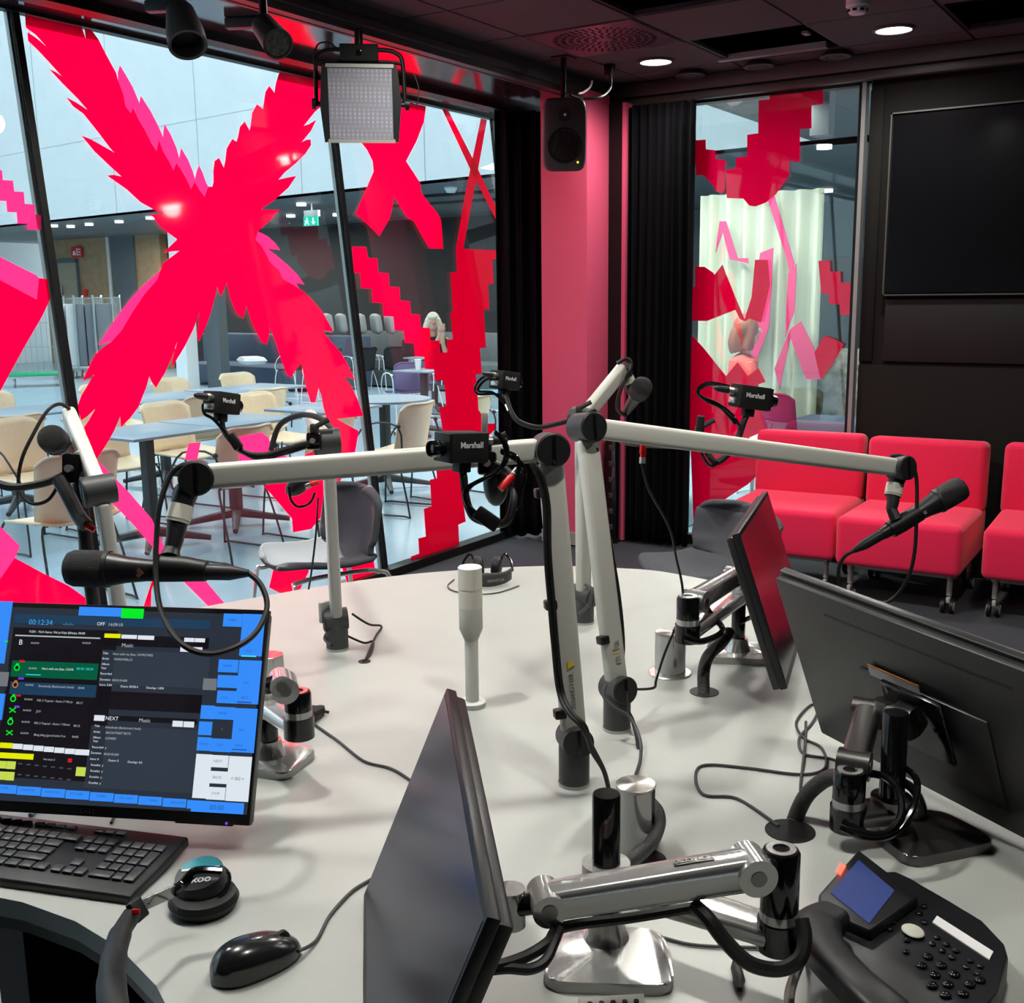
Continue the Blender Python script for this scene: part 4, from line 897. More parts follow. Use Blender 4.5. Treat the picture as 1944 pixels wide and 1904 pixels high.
# brushed disc: anisotropic rings seen as a star
mb_ = bpy.data.materials.new('brushed'); mb_.use_nodes = True; MATS['brushed'] = mb_; b_ = mb_.node_tree.nodes['Principled BSDF']
b_.inputs['Base Color'].default_value = (.66, .64, .60, 1); b_.inputs['Metallic'].default_value = 1; b_.inputs['Roughness'].default_value = .25; b_.inputs['Anisotropic'].default_value = .85
tg = mb_.node_tree.nodes.new('ShaderNodeTangent'); tg.direction_type = 'RADIAL'; tg.axis = 'Z'; mb_.node_tree.links.new(tg.outputs[0], b_.inputs['Tangent'])
steel_cyl('polished steel desk cylinder with flange, beside the far monitor arm', 1272, 1278, 1199, .033)
steel_cyl('polished steel desk cylinder with black socket side, behind the foreground monitor arm', 1206, 1610, 1488, .029, flange=False, flat=True)
steel_cyl('steel desk cylinder half hidden behind the lit computer screen', 516, 1300, 1243, .027)
# ---------------- microphone arms
def bar(mb, a, b, w, h, nrm, bev=.009):
    a, b = Vector(a), Vector(b); d = (b-a).normalized(); n = (nrm-d*nrm.dot(d)).normalized(); u = n.cross(d)
    M = rmat(n, u, d, (a+b)/2); mb.box((0, 0, 0), (w, h, (b-a).length), rot=M, bev=bev, seg=4); return mb
def mic_arm(label, base, jz, elbow, tip, logo=None, lower='alu', w=.026, h=.042, jr=.0265, tipcap=True, clips=()):
    base = Vector((base.x, base.y, TZ)); J = Vector((base.x, base.y, jz)); elbow, tip = Vector(elbow), Vector(tip)
    t = thing('microphone_stand', label, 'microphone arm', base, group='jointed aluminium microphone arms')
    d1, d2 = (elbow-J).normalized(), (tip-elbow).normalized(); ax = d1.cross(d2).normalized()
    if ax.dot(CAM-elbow) < 0: ax = -ax
    part(t, 'base_ring', MB().cyl(base, base+Vector((0, 0, .006)), .0268, n=32), 'chrome')
    part(t, 'base', MB().loft([(base+Vector((0, 0, .006)), .026), (J-Vector((0, 0, .012)), .026), (J+Vector((0, 0, .004)), .020)], n=32), 'charcoal')
    def joint(c, r=jr, half=.026, nm='joint'):
        j = part(t, nm, MB().cyl(c-ax*half, c+ax*half, r*.97, n=36), 'charcoal')
        part(t, 'joint_cap', MB().loft([(c+ax*half, r), (c+ax*(half+.003), r), (c+ax*(half+.005), r*.9)], n=36), 'cap', parent=j)
        u_ = ax.cross(Vector((0, 0, 1))).normalized(); v_ = ax.cross(u_)
        part(t, 'cap_groove', MB().box(c+ax*(half+.0052), (.006, r*1.6, .002), rot=rmat(u_, v_, ax), bev=.0005), 'black_gloss', parent=j)
    joint(J); joint(elbow, r=jr*1.05)
    lo_ = part(t, 'lower_arm', bar(MB(), J+d1*.012, elbow-d1*.02, w, h, ax), lower)
    up_ = part(t, 'upper_arm', bar(MB(), elbow+d2*.018, tip-d2*.012, w, h*.92, ax), 'alu')
    if tipcap: joint(tip, r=jr*1.0, half=.021)
    for f in clips:
        q = J+(elbow-J)*f; part(t, 'cable_clip', MB().box(q+ax*.006-ax.cross(d1)*.022*(1 if ax.cross(d1).dot(RT) < 0 else -1)*-1, (.02, .02, .016), rot=rmat(ax, ax.cross(d1), d1), bev=.003), 'black')
    if logo:
        body, m, f, size, flip = logo; q = J+(elbow-J)*f+ax*(w/2+.0008); dd = d1*flip; M = rmat(dd, ax.cross(dd), ax, q)
        text(body, size, M, m, 'logo', t, parent=lo_)
    return t, ax, d1, d2
bA = at(1090, 1488); jA = vat(bA.x, bA.y, 1402)
EA, TA = dp(1043, 853, 1.78), dp(374, 906, 1.67)
armA, axA, dA1, dA2 = mic_arm('aluminium microphone arm in front, reaching left to the large microphone', bA, jA, EA, TA, logo=('YELLOWTEC', 'logo_grey', .175, .0112, -1), clips=(.10, .48, .86))
q = Vector((bA.x, bA.y, jA))+(EA-Vector((bA.x, bA.y, jA)))*.268+axA*.0142
solo_m = MB().loft([(q, .0085), (q+axA*.001, .0085)], n=3); part(armA, 'logo_mark', solo_m, 'yellow')
bB = at(1171, 1384); jB = vat(bB.x, bB.y, 1306)
EB, TB = dp(1112, 811, 2.02), dp(1708, 888, 2.40)
armB, axB, dB1, dB2 = mic_arm('aluminium microphone arm behind it, reaching right towards the red sofas', bB, jB, EB, TB, clips=(.2,))
q0 = Vector((bB.x, bB.y, jB)); q = q0+(EB-q0)*.115+axB*.0142
for k, (ch, m) in enumerate((('m', 'logo_grey'), ('!', 'yellow'), ('ka', 'logo_grey'))):
    M = rmat(dB1, axB.cross(dB1), axB, q+dB1*(.0, .0135, .028)[k]); text(ch, .022, M, m, 'logo', armB)
bC = at(1108, 1182); jC = vat(bC.x, bC.y, 1130)
EC, TC = dp(1106, 795, 2.62), dp(1188, 694, 2.72)
armC = mic_arm('aluminium microphone arm furthest back, its upper part raised beside the pink pillar', bC, jC, EC, TC, tipcap=False)[0]
bD = at(641, 1232); jD = vat(bD.x, bD.y, 1175)
ED, TD = dp(622, 838, 2.33), dp(588, 790, 2.75)
armD = mic_arm('aluminium microphone arm at the desk rim in front of the grey chair', bD, jD, ED, TD, lower='alu_white', tipcap=False)[0]  # lower pole in whiter aluminium, sun glare put into its colour
bE = at(258, 1392); jE = vat(bE.x, bE.y, 1330)
EE, TE = dp(190, 930, 1.95), dp(128, 780, 2.15)
armE = mic_arm('sunlit aluminium microphone arm at the far left, behind the computer screen', bE, jE, EE, TE, lower='alu_white', tipcap=False)[0]  # whiter lower pole here too, sunlight put into the colour
# small lever caps on the two far poles
for r_, b, py in ((armD, bD, 1160), (armE, bE, 1320)):
    zz = vat(b.x, b.y, py); part(r_, 'release_lever', MB().box((b.x-.02, b.y-.018, zz), (.012, .03, .05), bev=.004), 'leg_grey')
# ---------------- microphone holders and microphones
def holder(root, top, ring, bot, r=.0155):
    top, ring, bot = Vector(top), Vector(ring), Vector(bot); d = (bot-top).normalized()
    h = part(root, 'microphone_holder', MB().loft([(top, r*1.15), (ring-d*.012, r*1.1), (ring+d*.012, r), (bot-d*.018, r*.85), (bot, r*.75)], n=24), 'cap')
    part(root, 'ivory_ring', MB().loft([(ring-d*.0135, r*1.2), (ring+d*.009, r*1.2)], n=28), 'ivory', parent=h)
    part(root, 'ivory_ring', MB().loft([(ring+d*.0095, r*1.16), (ring+d*.014, r*1.16)], n=28), 'ivory_ring', parent=h)
def microphone(label, head, tail, r=.025, band=True, emblem=False):
    head, tail = Vector(head), Vector(tail); d = (tail-head).normalized(); L = (tail-head).length
    t = thing('microphone', label, 'microphone', head, group='black handheld microphones')
    g = L*.22
    part(t, 'grille', MB().loft([(head, r*.55), (head+d*r*.18, r*.86), (head+d*r*.5, r*.99), (head+d*g*.8, r*1.0), (head+d*g, r*.96)], n=32), 'grille')
    part(t, 'grille_band', MB().loft([(head+d*g, r*1.0), (head+d*(g+L*.025), r*1.0)], n=32), 'cap')
    bd = part(t, 'body', MB().loft([(head+d*(g+L*.025), r*.92), (head+d*(g+L*.12), r*.72), (head+d*L*.45, r*.60), (head+d*L*.74, r*.50)], n=28), 'plastic_dark')
    part(t, 'connector', MB().loft([(head+d*L*.74, r*.44), (head+d*L*.9, r*.42), (tail, r*.2)], n=20), 'cap')
    up = Vector((0, 0, 1)); s = d.cross(up).normalized(); sd_ = s if s.dot(CAM-head) > 0 else -s
    q = head+d*L*.42+sd_*r*.60
    if emblem: part(t, 'badge', MB().box(q, (.011, .011, .002), rot=rmat(d, sd_.cross(d), sd_) @ Euler((0, 0, PI/4)).to_matrix().to_4x4()), 'emblem', parent=bd)
    else: part(t, 'switch', MB().box(q-d*L*.04, (.012, .008, .004), rot=rmat(d, sd_.cross(d), sd_), bev=.001), 'steel', parent=bd)
    return t, d, L
mat('grille', (.006, .006, .0065), .55, metal=.3, bump=1, bscale=900)
mat('emblem', (.28, .10, .09), .5)
hA = [dp(358, 925, 1.665), dp(341, 975, 1.66), dp(326, 1046, 1.645)]
holder(armA, *hA)
mA = microphone('large black handheld microphone in the left foreground, above the lit screen', dp(124, 1078, 1.63), dp(472, 1088, 1.63), r=.0275, emblem=True)
part(armA, 'microphone_clip', MB().loft([(dp(300, 1078, 1.63), .021), (dp(350, 1080, 1.63), .019), (dp(392, 1084, 1.63), .0155)], n=24).loft([(dp(326, 1044, 1.645), .012), (dp(322, 1062, 1.632), .016)], n=16), 'black')
hB = [dp(1706, 905, 2.41), dp(1697, 930, 2.41), dp(1692, 968, 2.40)]
holder(armB, *hB)
mB = microphone('black handheld microphone tilted up to the right in front of the middle sofa', dp(1831, 922, 2.40), dp(1620, 1046, 2.40), r=.0275)
part(armB, 'microphone_clip', MB().loft([(dp(1745, 973, 2.40), .019), (dp(1712, 993, 2.40), .020), (dp(1690, 1006, 2.40), .019)], n=24).loft([(dp(1692, 966, 2.40), .011), (dp(1702, 988, 2.39), .013)], n=16), 'black')
mC = microphone('black microphone hanging upper centre in front of the dark curtain', dp(1222, 730, 2.66), dp(1186, 786, 2.86), r=.026)
part(armC, 'microphone_holder', MB().tube([TC, dp(1192, 712, 2.74), dp(1196, 735, 2.75), dp(1203, 755, 2.74)], .012, n=12), 'cap')
part(armC, 'ivory_ring', MB().loft([(dp(1190, 716, 2.74), .017), (dp(1194, 726, 2.745), .017)], n=20), 'ivory')
mE = microphone('small looking grey lit microphone at the left edge on the sunlit arm', dp(94, 828, 2.0), dp(140, 872, 2.16), r=.026)
part(armE, 'microphone_holder', MB().tube([TE, dp(140, 830, 2.13), dp(126, 856, 2.10)], .011, n=12), 'cap')
# ---------------- cables
def cable(label, pts, r=.003, m='rubber', name='cable', n=8):
    P = [dp(*q) if not isinstance(q, Vector) else q for q in pts]
    return solo(name, label, 'cable', MB().tube(P, r, n=n), m, loc=P[0])
def on(px, py, h=.003): return at(px, py, TZ+h)
cable('thick black cable looping from the left foreground microphone over the screen', [(472, 1088, 1.63), (495, 1110, 1.62), (507, 1150, 1.60), (490, 1195, 1.56), (455, 1225, 1.53), (405, 1241, 1.52), (360, 1232, 1.52), (325, 1200, 1.54), (303, 1150, 1.57), (296, 1090, 1.60), (297, 1020, 1.62), (303, 960, 1.63), (322, 905, 1.645), (345, 884, 1.65), (372, 880, 1.66)], .0042)
cable('black cable from the right hand microphone up to the arm tip', [(1620, 1046, 2.40), (1602, 1058, 2.40), (1592, 1085, 2.41), (1600, 1130, 2.42), (1640, 1148, 2.42), (1690, 1140, 2.42), (1722, 1100, 2.41), (1736, 1050, 2.40), (1740, 980, 2.39), (1740, 910, 2.39), (1730, 878, 2.39), (1712, 866, 2.395), (1690, 866, 2.40)], .0042)
cable('black cable curling over the raised tip of the furthest arm', [(1188, 790, 2.84), (1172, 775, 2.78), (1178, 740, 2.74), (1192, 712, 2.70), (1198, 690, 2.70), (1188, 681, 2.70), (1172, 690, 2.70)], .005)
cable('thick black cable arching over the short arm above the grey chair', [(514, 856, 2.5), (531, 807, 2.5), (570, 788, 2.46), (607, 794, 2.40), (636, 820, 2.36)], .0065)
cable('thin black cable looping left of the sunlit arm', [(132, 776, 2.12), (112, 767, 2.1), (88, 782, 2.08), (60, 830, 2.06), (42, 870, 2.05), (35, 910, 2.05), (40, 938, 2.05), (62, 956, 2.05), (90, 950, 2.05), (108, 925, 2.05), (112, 905, 2.05)], .0035)
for k, off in enumerate((0, 7)):
    cable('black cable strapped along the front pole of the foreground arm, '+('outer' if k == 0 else 'inner')+' of two', [(1006+off, 880, 1.72), (1022+off, 905, 1.72), (1034+off, 960, 1.735), (1036+off, 1050, 1.76), (1044+off, 1150, 1.775), (1050+off, 1220, 1.78), (1060+off, 1310, 1.79), (1078+off, 1352, 1.76), (1104+off, 1380, 1.75), (1122, 1415+off, 1.77), (1146, 1462, 1.80), (1156, 1500, 1.84)], .0040)
cable('black cable running down the back edge of the second arm pole', [(1132, 850, 2.02), (1140, 930, 2.04), (1160, 1040, 2.06), (1176, 1140, 2.09), (1183, 1230, 2.11), (1176, 1290, 2.09), (1178, 1330, 2.08), (1200, 1365, 2.06), (1212, 1420, 2.0), (1206, 1465, 1.95)], .0040)
cable('grey cable leaving the second arm base towards the steel cylinder', [(1150, 1300, 2.02), (1146, 1322, 2.01), (1168, 1345, 2.0), (1196, 1362, 2.0), (1214, 1400, 1.97), (1216, 1440, 1.93), (1204, 1480, 1.84)], .0032, 'charcoal')
cable('thin black cable hanging from the right camera clamp down to the desk', [(1218, 880, 2.1), (1232, 930, 2.12), (1270, 1000, 2.16), (1284, 1060, 2.2), (1296, 1120, 2.2), (1290, 1170, 2.2), (1262, 1240, 2.2), (1246, 1290, 2.22), (1240, 1306, 2.2), (1200, 1308, 2.1), (1180, 1303, 2.04)], .0026)
cable('thin cable lying on the desk left of the tilted screen', [on(592, 1372), on(640, 1405), on(690, 1444), on(740, 1458), on(775, 1478), on(800, 1500)], .0024, 'charcoal')
cable('grey mouse cable curving up behind the foreground screen', [on(566, 1806, .012), on(600, 1786), on(625, 1740), on(665, 1695), on(700, 1672), on(760, 1640)], .0024, 'charcoal')
cable('thin black cable with a long loop on the right half of the desk', [on(1478, 1568), on(1400, 1516), on(1335, 1508), on(1321, 1470), on(1340, 1452), on(1420, 1458), on(1520, 1470), on(1566, 1458), on(1560, 1420), on(1525, 1400), on(1512, 1370), on(1540, 1338), on(1552, 1350), on(1540, 1375), on(1518, 1400), on(1525, 1430), on(1575, 1440), on(1600, 1450)], .0026, 'charcoal')
cable('second thin black cable from the knot of loops to the desk hole', [on(1530, 1370), on(1528, 1420), on(1520, 1490), on(1522, 1530)], .0026, 'charcoal')
cable('short black cable at the foot of the arm by the desk rim', [on(668, 1165, .06), on(700, 1185, .03), on(724, 1189, .005), on(712, 1210, .005), on(694, 1252, .003)], .0028)
cable('second short cable beside it entering the small desk hole', [on(655, 1205, .03), on(690, 1220, .01), on(708, 1218, .006), on(704, 1240, .004), on(690, 1255, .003)], .0028)
cable('black cable hooked round the back of that arm base', [on(645, 1170, .06), on(628, 1190, .045), on(616, 1212, .03), on(630, 1225, .03)], .0034)
cable('thin cable trailing down from the short arm past the grey chair', [(604, 945, 2.36), (600, 1010, 2.36), (592, 1080, 2.4), (586, 1118, 2.45)], .0022)
cable('light twisted cables at the foot of the furthest arm', [(1112, 1110, 2.6), (1124, 1120, 2.58), (1120, 1145, 2.58), (1100, 1165, 2.62)], .0038, 'charcoal')
cable('blue cable end lying behind the keyboard', [on(58, 1548), on(75, 1530)], .004, 'skyblue')
cable('thin keyboard cable dropping behind the lit screen', [on(211, 1562), on(218, 1545), on(222, 1530)], .0022)
cable('black lead along the right front of the desk under the arm', [on(1120, 1750, .006), on(1250, 1778), on(1330, 1795), on(1500, 1800)], .0022, 'charcoal')
cable('thick black hose looping below the foreground monitor arm', [(1320, 1720, 1.22), (1345, 1745, 1.2), (1380, 1790, 1.19), (1425, 1830, 1.18), (1480, 1840, 1.18), (1518, 1820, 1.18), (1528, 1780, 1.19), (1522, 1745, 1.2)], .0085)
t_ = on(1396, 1820, .006); mbk = MB().loft([(t_, .003), (on(1398, 1838, .006), .007), (on(1404, 1862, .006), .007), (on(1404, 1878, .006), .003)], n=14)
solo('cable_connector', 'small black inline connector hanging over the desk near the bottom edge', 'connector', mbk, 'cap', loc=t_)
# ---------------- gooseneck cameras
def cam_kit(label, body_c, look, neck, clamp, on_arm, size=1.0, text_side=1, cables=(), red=None, lens=True, lever=None):
    c = dp(*body_c); look = Vector(look).normalized(); up = Vector((0, 0, 1)); side = look.cross(up).normalized(); up = side.cross(look)
    L, Wd, Hh = .068*size, .043*size, .045*size
    t = thing('gooseneck_camera', label, 'camera', c, group='small black cameras on goosenecks')
    M = rmat(look, side.cross(look).cross(look)*-1 if False else up.cross(look), up, c)
    b = part(t, 'camera_body', MB(M).box((0, 0, 0), (L, Wd, Hh), bev=.002), 'black_matte')
    part(t, 'front_plate', MB(M).box((L/2+.002, 0, 0), (.004, Wd*.96, Hh*.96), bev=.001), 'black', parent=b)
    if lens:
        ln = part(t, 'lens', MB(M).lathe([(.012, 0), (.012, .006), (.010, .007), (.010, .012), (.0125, .013), (.0125, .021), (.0105, .022), (.0105, .020)], (L/2+.003, 0, -.002), (1, 0, 0), cap=False), 'black_gloss')
        part(t, 'lens_glass', MB(M).ball((L/2+.019, 0, -.002), .0095, (.3, 1, 1)), 'lens', parent=ln)
    s = text_side
    Mt = M @ rmat((-s, 0, 0), (0, 0, 1), (0, s, 0), (-.002, s*(Wd/2+.0004), .004))
    text('Marshall', .0125*size, Mt, 'lbl_white', 'camera_logo', t, parent=b, bold=True)
    cn = part(t, 'connector', MB(M).cyl((-L/2, 0, .008), (-L/2-.018, 0, .008), .0075), 'steel')
    part(t, 'plug', MB(M).loft([((-L/2-.018, 0, .008), .0075), ((-L/2-.042, 0, .008), .006), ((-L/2-.05, 0, .008), .003)], n=14), 'cap', parent=cn)
    part(t, 'video_port', MB(M).box((-L/2-.004, 0, -.010), (.008, .022, .012), bev=.002), 'steel')
    N = [dp(*q) for q in neck]
    part(t, 'mount_block', MB().box(c-up*(Hh/2+.008), (.022, .02, .016), rot=rmat(look, up.cross(look), up), bev=.002), 'black')
    part(t, 'gooseneck', MB().tube([c-up*(Hh/2+.012)]+N, .0062*size, n=10), 'rubber')
    k = dp(*clamp); cl = part(t, 'clamp', MB().box(k, (.030, .034, .036), rot=rmat(RT, FW, -DN), bev=.005), 'black_gloss')
    part(t, 'clamp_jaw', MB().box(k-DN*.026, (.014, .04, .02), rot=rmat(RT, FW, -DN), bev=.004), 'cap', parent=cl)
    part(t, 'clamp_screw', MB().cyl(k-FW*.016, k-FW*.026, .006), 'steel', parent=cl)
    lv = lever or 1
    part(t, 'clamp_lever', MB().tube([k-DN*.030, k-DN*.036+RT*.012*lv, k-DN*.046+RT*.030*lv], .0055, n=8), 'cap', parent=cl)
    for cb in cables: part(t, 'camera_cable', MB().tube([dp(*q) for q in cb], .0033*size, n=8), 'black_gloss')
    if red:
        a, b2 = dp(*red[0]), dp(*red[1]); d = b2-a
        rc = part(t, 'power_connector', MB().loft([(a, .006), (a+d*.75, .0068), (a+d*.76, .0055), (b2, .005)], n=14), 'red')
        part(t, 'connector_tip', MB().loft([(b2, .0062), (b2+d.normalized()*.012, .0062)], n=14), 'steel', parent=rc)
    return t
cA = cam_kit('black box camera with short lens clamped on the foreground arm, facing left', (878, 848, 1.66), (-RT*.78-FW*.60+DN*.05), [(880, 905, 1.66), (883, 935, 1.66), (890, 965, 1.655), (905, 985, 1.65), (950, 995, 1.65), (968, 980, 1.65), (976, 940, 1.66), (968, 900, 1.69), (935, 878, 1.70)], (925, 880, 1.71), armA, text_side=1,
    cables=[[(940, 820, 1.64), (955, 838, 1.64), (960, 865, 1.64), (945, 895, 1.64), (905, 915, 1.64), (884, 930, 1.64), (886, 955, 1.64), (905, 975, 1.64)], [(945, 822, 1.64), (962, 848, 1.645), (958, 880, 1.645), (925, 905, 1.645), (895, 922, 1.645), (884, 945, 1.645), (898, 970, 1.645)], [(950, 855, 1.66), (978, 865, 1.66), (986, 885, 1.66), (980, 915, 1.66), (984, 950, 1.66), (975, 970, 1.66), (960, 978, 1.66)], [(952, 858, 1.66), (990, 880, 1.67), (996, 905, 1.67), (988, 935, 1.67), (986, 965, 1.67)]],
    red=((950, 928, 1.66), (974, 902, 1.67)))
part(cA, 'cable_box', MB().box(dp(925, 985, 1.645), (.040, .026, .022), rot=rmat((RT*.82+DN*.57), FW, (RT*.57-DN*.82)), bev=.003), 'black')
part(cA, 'bulb_grip', MB().ball(dp(941, 918, 1.72), .024, (.85, .8, 1.5)), 'plastic_dark')
part(cA, 'shoe_lever', MB().box(dp(920, 805, 1.70), (.010, .010, .035), rot=rmat(RT, FW, -DN), bev=.002), 'leg_grey')
cB = cam_kit('black box camera above the red sofa back, on the right reaching arm', (1424, 754, 2.25), (RT*.86+FW*.32+DN*.08), [(1412, 800, 2.25), (1400, 835, 2.25), (1382, 862, 2.24), (1360, 878, 2.24), (1346, 865, 2.24), (1338, 848, 2.25)], (1328, 840, 2.25), armB, text_side=-1, size=1.05,
    cables=[[(1385, 738, 2.25), (1352, 730, 2.25), (1328, 738, 2.25), (1330, 752, 2.25), (1365, 768, 2.25), (1392, 790, 2.24), (1404, 812, 2.24)], [(1385, 734, 2.25), (1345, 727, 2.25), (1324, 742, 2.25), (1340, 760, 2.25), (1370, 775, 2.25), (1396, 805, 2.24)], [(1235, 838, 2.15), (1270, 838, 2.18), (1305, 838, 2.22), (1326, 845, 2.24)], [(1330, 845, 2.24), (1336, 870, 2.24), (1350, 885, 2.23), (1362, 876, 2.23)]],
    red=((1221, 842, 2.1), (1220, 868, 2.1)))
part(cB, 'cable_sleeve', MB().tube([dp(1160, 822, 2.06), dp(1195, 838, 2.1), dp(1250, 843, 2.16), dp(1322, 846, 2.23)], .0085, n=10), 'black')
part(cB, 'clamp_grip', MB().cyl(dp(1326, 826, 2.23), dp(1331, 790, 2.22), .008), 'rubber')
cC = cam_kit('small black camera left of the pink pillar, on the furthest arm', (958, 722, 2.62), (RT*.55+FW*.70), [(960, 752, 2.6), (970, 780, 2.58), (985, 800, 2.57), (1020, 811, 2.57), (1060, 804, 2.57), (1092, 795, 2.58)], (1098, 800, 2.59), armC, text_side=-1, size=.95,
    cables=[[(938, 712, 2.6), (915, 718, 2.6), (902, 735, 2.6), (908, 748, 2.6), (940, 748, 2.6), (955, 758, 2.6), (965, 780, 2.58)], [(938, 716, 2.6), (918, 724, 2.6), (908, 742, 2.6), (935, 745, 2.6), (958, 765, 2.59)]])
cD = cam_kit('small black camera over the pale chairs, on the short arm by the rim', (420, 765, 2.2), (RT*.35+FW*.85), [(421, 795, 2.2), (424, 815, 2.2), (440, 838, 2.2), (462, 858, 2.2), (500, 864, 2.21), (545, 852, 2.24), (585, 842, 2.28)], (597, 838, 2.3), armD, text_side=-1, size=.95,
    cables=[[(400, 762, 2.18), (386, 768, 2.18), (388, 785, 2.18), (404, 795, 2.18), (420, 812, 2.19), (436, 832, 2.19), (460, 852, 2.19)], [(446, 850, 2.19), (490, 872, 2.2), (540, 862, 2.23), (580, 850, 2.27)], [(548, 925, 2.3), (552, 948, 2.3), (566, 962, 2.3), (588, 955, 2.3), (598, 935, 2.3)]],
    red=((606, 914, 2.3), (590, 920, 2.3)))
part(cD, 'cable_box', MB().box(dp(446, 838, 2.185), (.020, .016, .036), rot=rmat((RT*.8-DN*.5), FW, (-RT*.5-DN*.8)), bev=.003), 'black')
part(cD, 'bulb_grip', MB().ball(dp(565, 922, 2.32), .024, (1.3, .7, .8), rot=(0, -.6, .4)), 'plastic_dark')
kE = dp(140, 890, 2.02)
tE = thing('gooseneck', 'black gooseneck cable arm leaving the frame at the left edge', 'camera arm', kE)
part(tE, 'clamp', MB().box(kE, (.034, .034, .055), rot=rmat(RT, FW, -DN), bev=.006), 'black_gloss')
part(tE, 'clamp_lever', MB().tube([kE-DN*.02, kE-DN*.028+RT*.014, kE-DN*.016+RT*.03], .007), 'leg_grey')
part(tE, 'clamp_screw', MB().cyl(kE-FW*.016, kE-FW*.028, .007), 'steel')
part(tE, 'gooseneck', MB().tube([kE, dp(110, 908, 2.02), dp(70, 920, 2.02), (dp(20, 925, 2.02)), dp(-20, 910, 2.02), dp(-60, 880, 2.02)], .0075, n=10), 'rubber')
part(tE, 'cable_sleeve', MB().tube([dp(112, 910, 2.0), dp(128, 938, 1.99), dp(150, 980, 1.98), dp(164, 998, 1.97)], .013, n=10), 'black')
part(tE, 'power_connector', MB().loft([(dp(165, 998, 1.97), .006), (dp(180, 1006, 1.97), .006)], n=12), 'red')
part(tE, 'support_rod', MB().cyl(dp(148, 900, 2.04), dp(182, 1190, 2.1), .0125), 'black')
# ================================================================ COMPUTER SCREENS (24 inch, tilted back on jointed arms)
SH = .955                                   # pulled slightly towards the camera from the fitted size
def mon_basis(az, tilt, roll, c, SH=SH):
    w = Vector((math.cos(az), math.sin(az), 0)); nr = Vector((math.sin(az), -math.cos(az), 0)); up = Vector((0, 0, 1))
    u = math.cos(tilt)*up-math.sin(tilt)*nr; n = math.cos(tilt)*nr+math.sin(tilt)*up
    w2 = math.cos(roll)*w+math.sin(roll)*u; u2 = -math.sin(roll)*w+math.cos(roll)*u
    c = CAM+(Vector(c)-CAM)*SH
    return w2, u2, n, c
MW, MH = .545*SH, .335*SH
def monitor(label, c, az, tilt, roll, face='screen_off', slot=True, SH=SH):
    MW, MH = .545*SH, .335*SH
    w, u, n, c = mon_basis(az, tilt, roll, c, SH); M = rmat(w, u, n, c)
    t = thing('monitor', label, 'computer screen', c, group=None)
    part(t, 'housing', MB(M).box((0, 0, -.007), (MW, MH, .014), bev=.002), 'plastic_dark')
    part(t, 'display', MB(M).box((0, .004, .0003), (MW-.010, MH-.024, .0008)), face)
    bk = part(t, 'rear_shell', MB(M).box((0, -.002, -.021), (MW-.006, MH-.006, .016), bev=.004), 'monitor_back')
    part(t, 'rear_bulge', MB(M).box((0, -.04, -.030), (.24, .17, .006), bev=.0025, seg=2), 'monitor_back', parent=bk)
    if slot: part(t, 'vent_slot', MB(M).box((0, MH*.37, -.0292), (MW*.62, .004, .0015)), 'black', parent=bk)
    part(t, 'mount_plate', MB(M).box((0, .0, -.047), (.115, .115, .008), bev=.003), 'black_gloss')
    part(t, 'button_strip', MB(M).box((MW*.36, -MH/2-.001, -.008), (.09, .003, .006), bev=.001), 'black')
    return t, M

def emis(name, col, s=1.0):
    m = mat(name, (0.01, .01, .01), .25, emit=col, estr=s); return name
emis('scr_base', (.022, .030, .045)); emis('scr_black', (.006, .005, .008)); emis('scr_blue', (.035, .26, .95)); emis('scr_deep', (.02, .06, .30)); emis('scr_navy', (.012, .045, .10))
emis('scr_green', (.0, .85, .02)); emis('scr_dgreen', (.0, .10, .045)); emis('scr_yellow', (.80, .82, .0)); emis('scr_lime', (.55, .70, .08)); emis('scr_white', (.72, .78, .85)); emis('scr_text', (.55, .60, .62), .8); emis('scr_cyan', (.05, .75, .85))
emis('scr_tblue', (.05, .35, .75)); emis('scr_red', (.6, .01, .02)); emis('scr_panel', (.03, .04, .06)); emis('scr_orange', (.5, .18, .05)); emis('scr_btntext', (.02, .10, .40)); emis('scr_purple', (.15, .05, .7)); emis('scr_grey', (.16, .18, .2))
monA, MA = monitor('lit computer screen with a blue and dark playout interface, left foreground', (-1.483, 1.0452, .9033), .4387, .3956, -.0032, face='scr_base')
MAi = MA.inverted()
def sl(x, y):                               # a point of the photo's close-up (origin 0,1140) on the screen plane, in screen axes
    px, py = x*.26749, 1140+y*.26749; d = ray(px, py); o = MAi @ CAM; dd = MAi.to_3x3() @ d; k = -o.z/dd.z; q = o+dd*k; return q.x, q.y
UI = {}
def rect(m, x0, y0, x1, y1, lift=1, name=None, r=False):
    a, b = sl(x0, y0), sl(x1, y1); z0 = .0008+.00025*lift
    mb = UI.setdefault((m, lift), MB(MA))
    g_ = .0009 if m in ('scr_blue', 'scr_white', 'scr_lime', 'scr_yellow') else 0
    mb.box(((a[0]+b[0])/2, (a[1]+b[1])/2, z0), (max(.001, abs(b[0]-a[0])-g_), max(.001, abs(a[1]-b[1])-g_), .0003))
disp = [c_ for c_ in monA.children if c_.name.startswith('display')][0]
def row(m, cells, lift=2):
    for c_ in cells: rect(m, *c_, lift=lift)
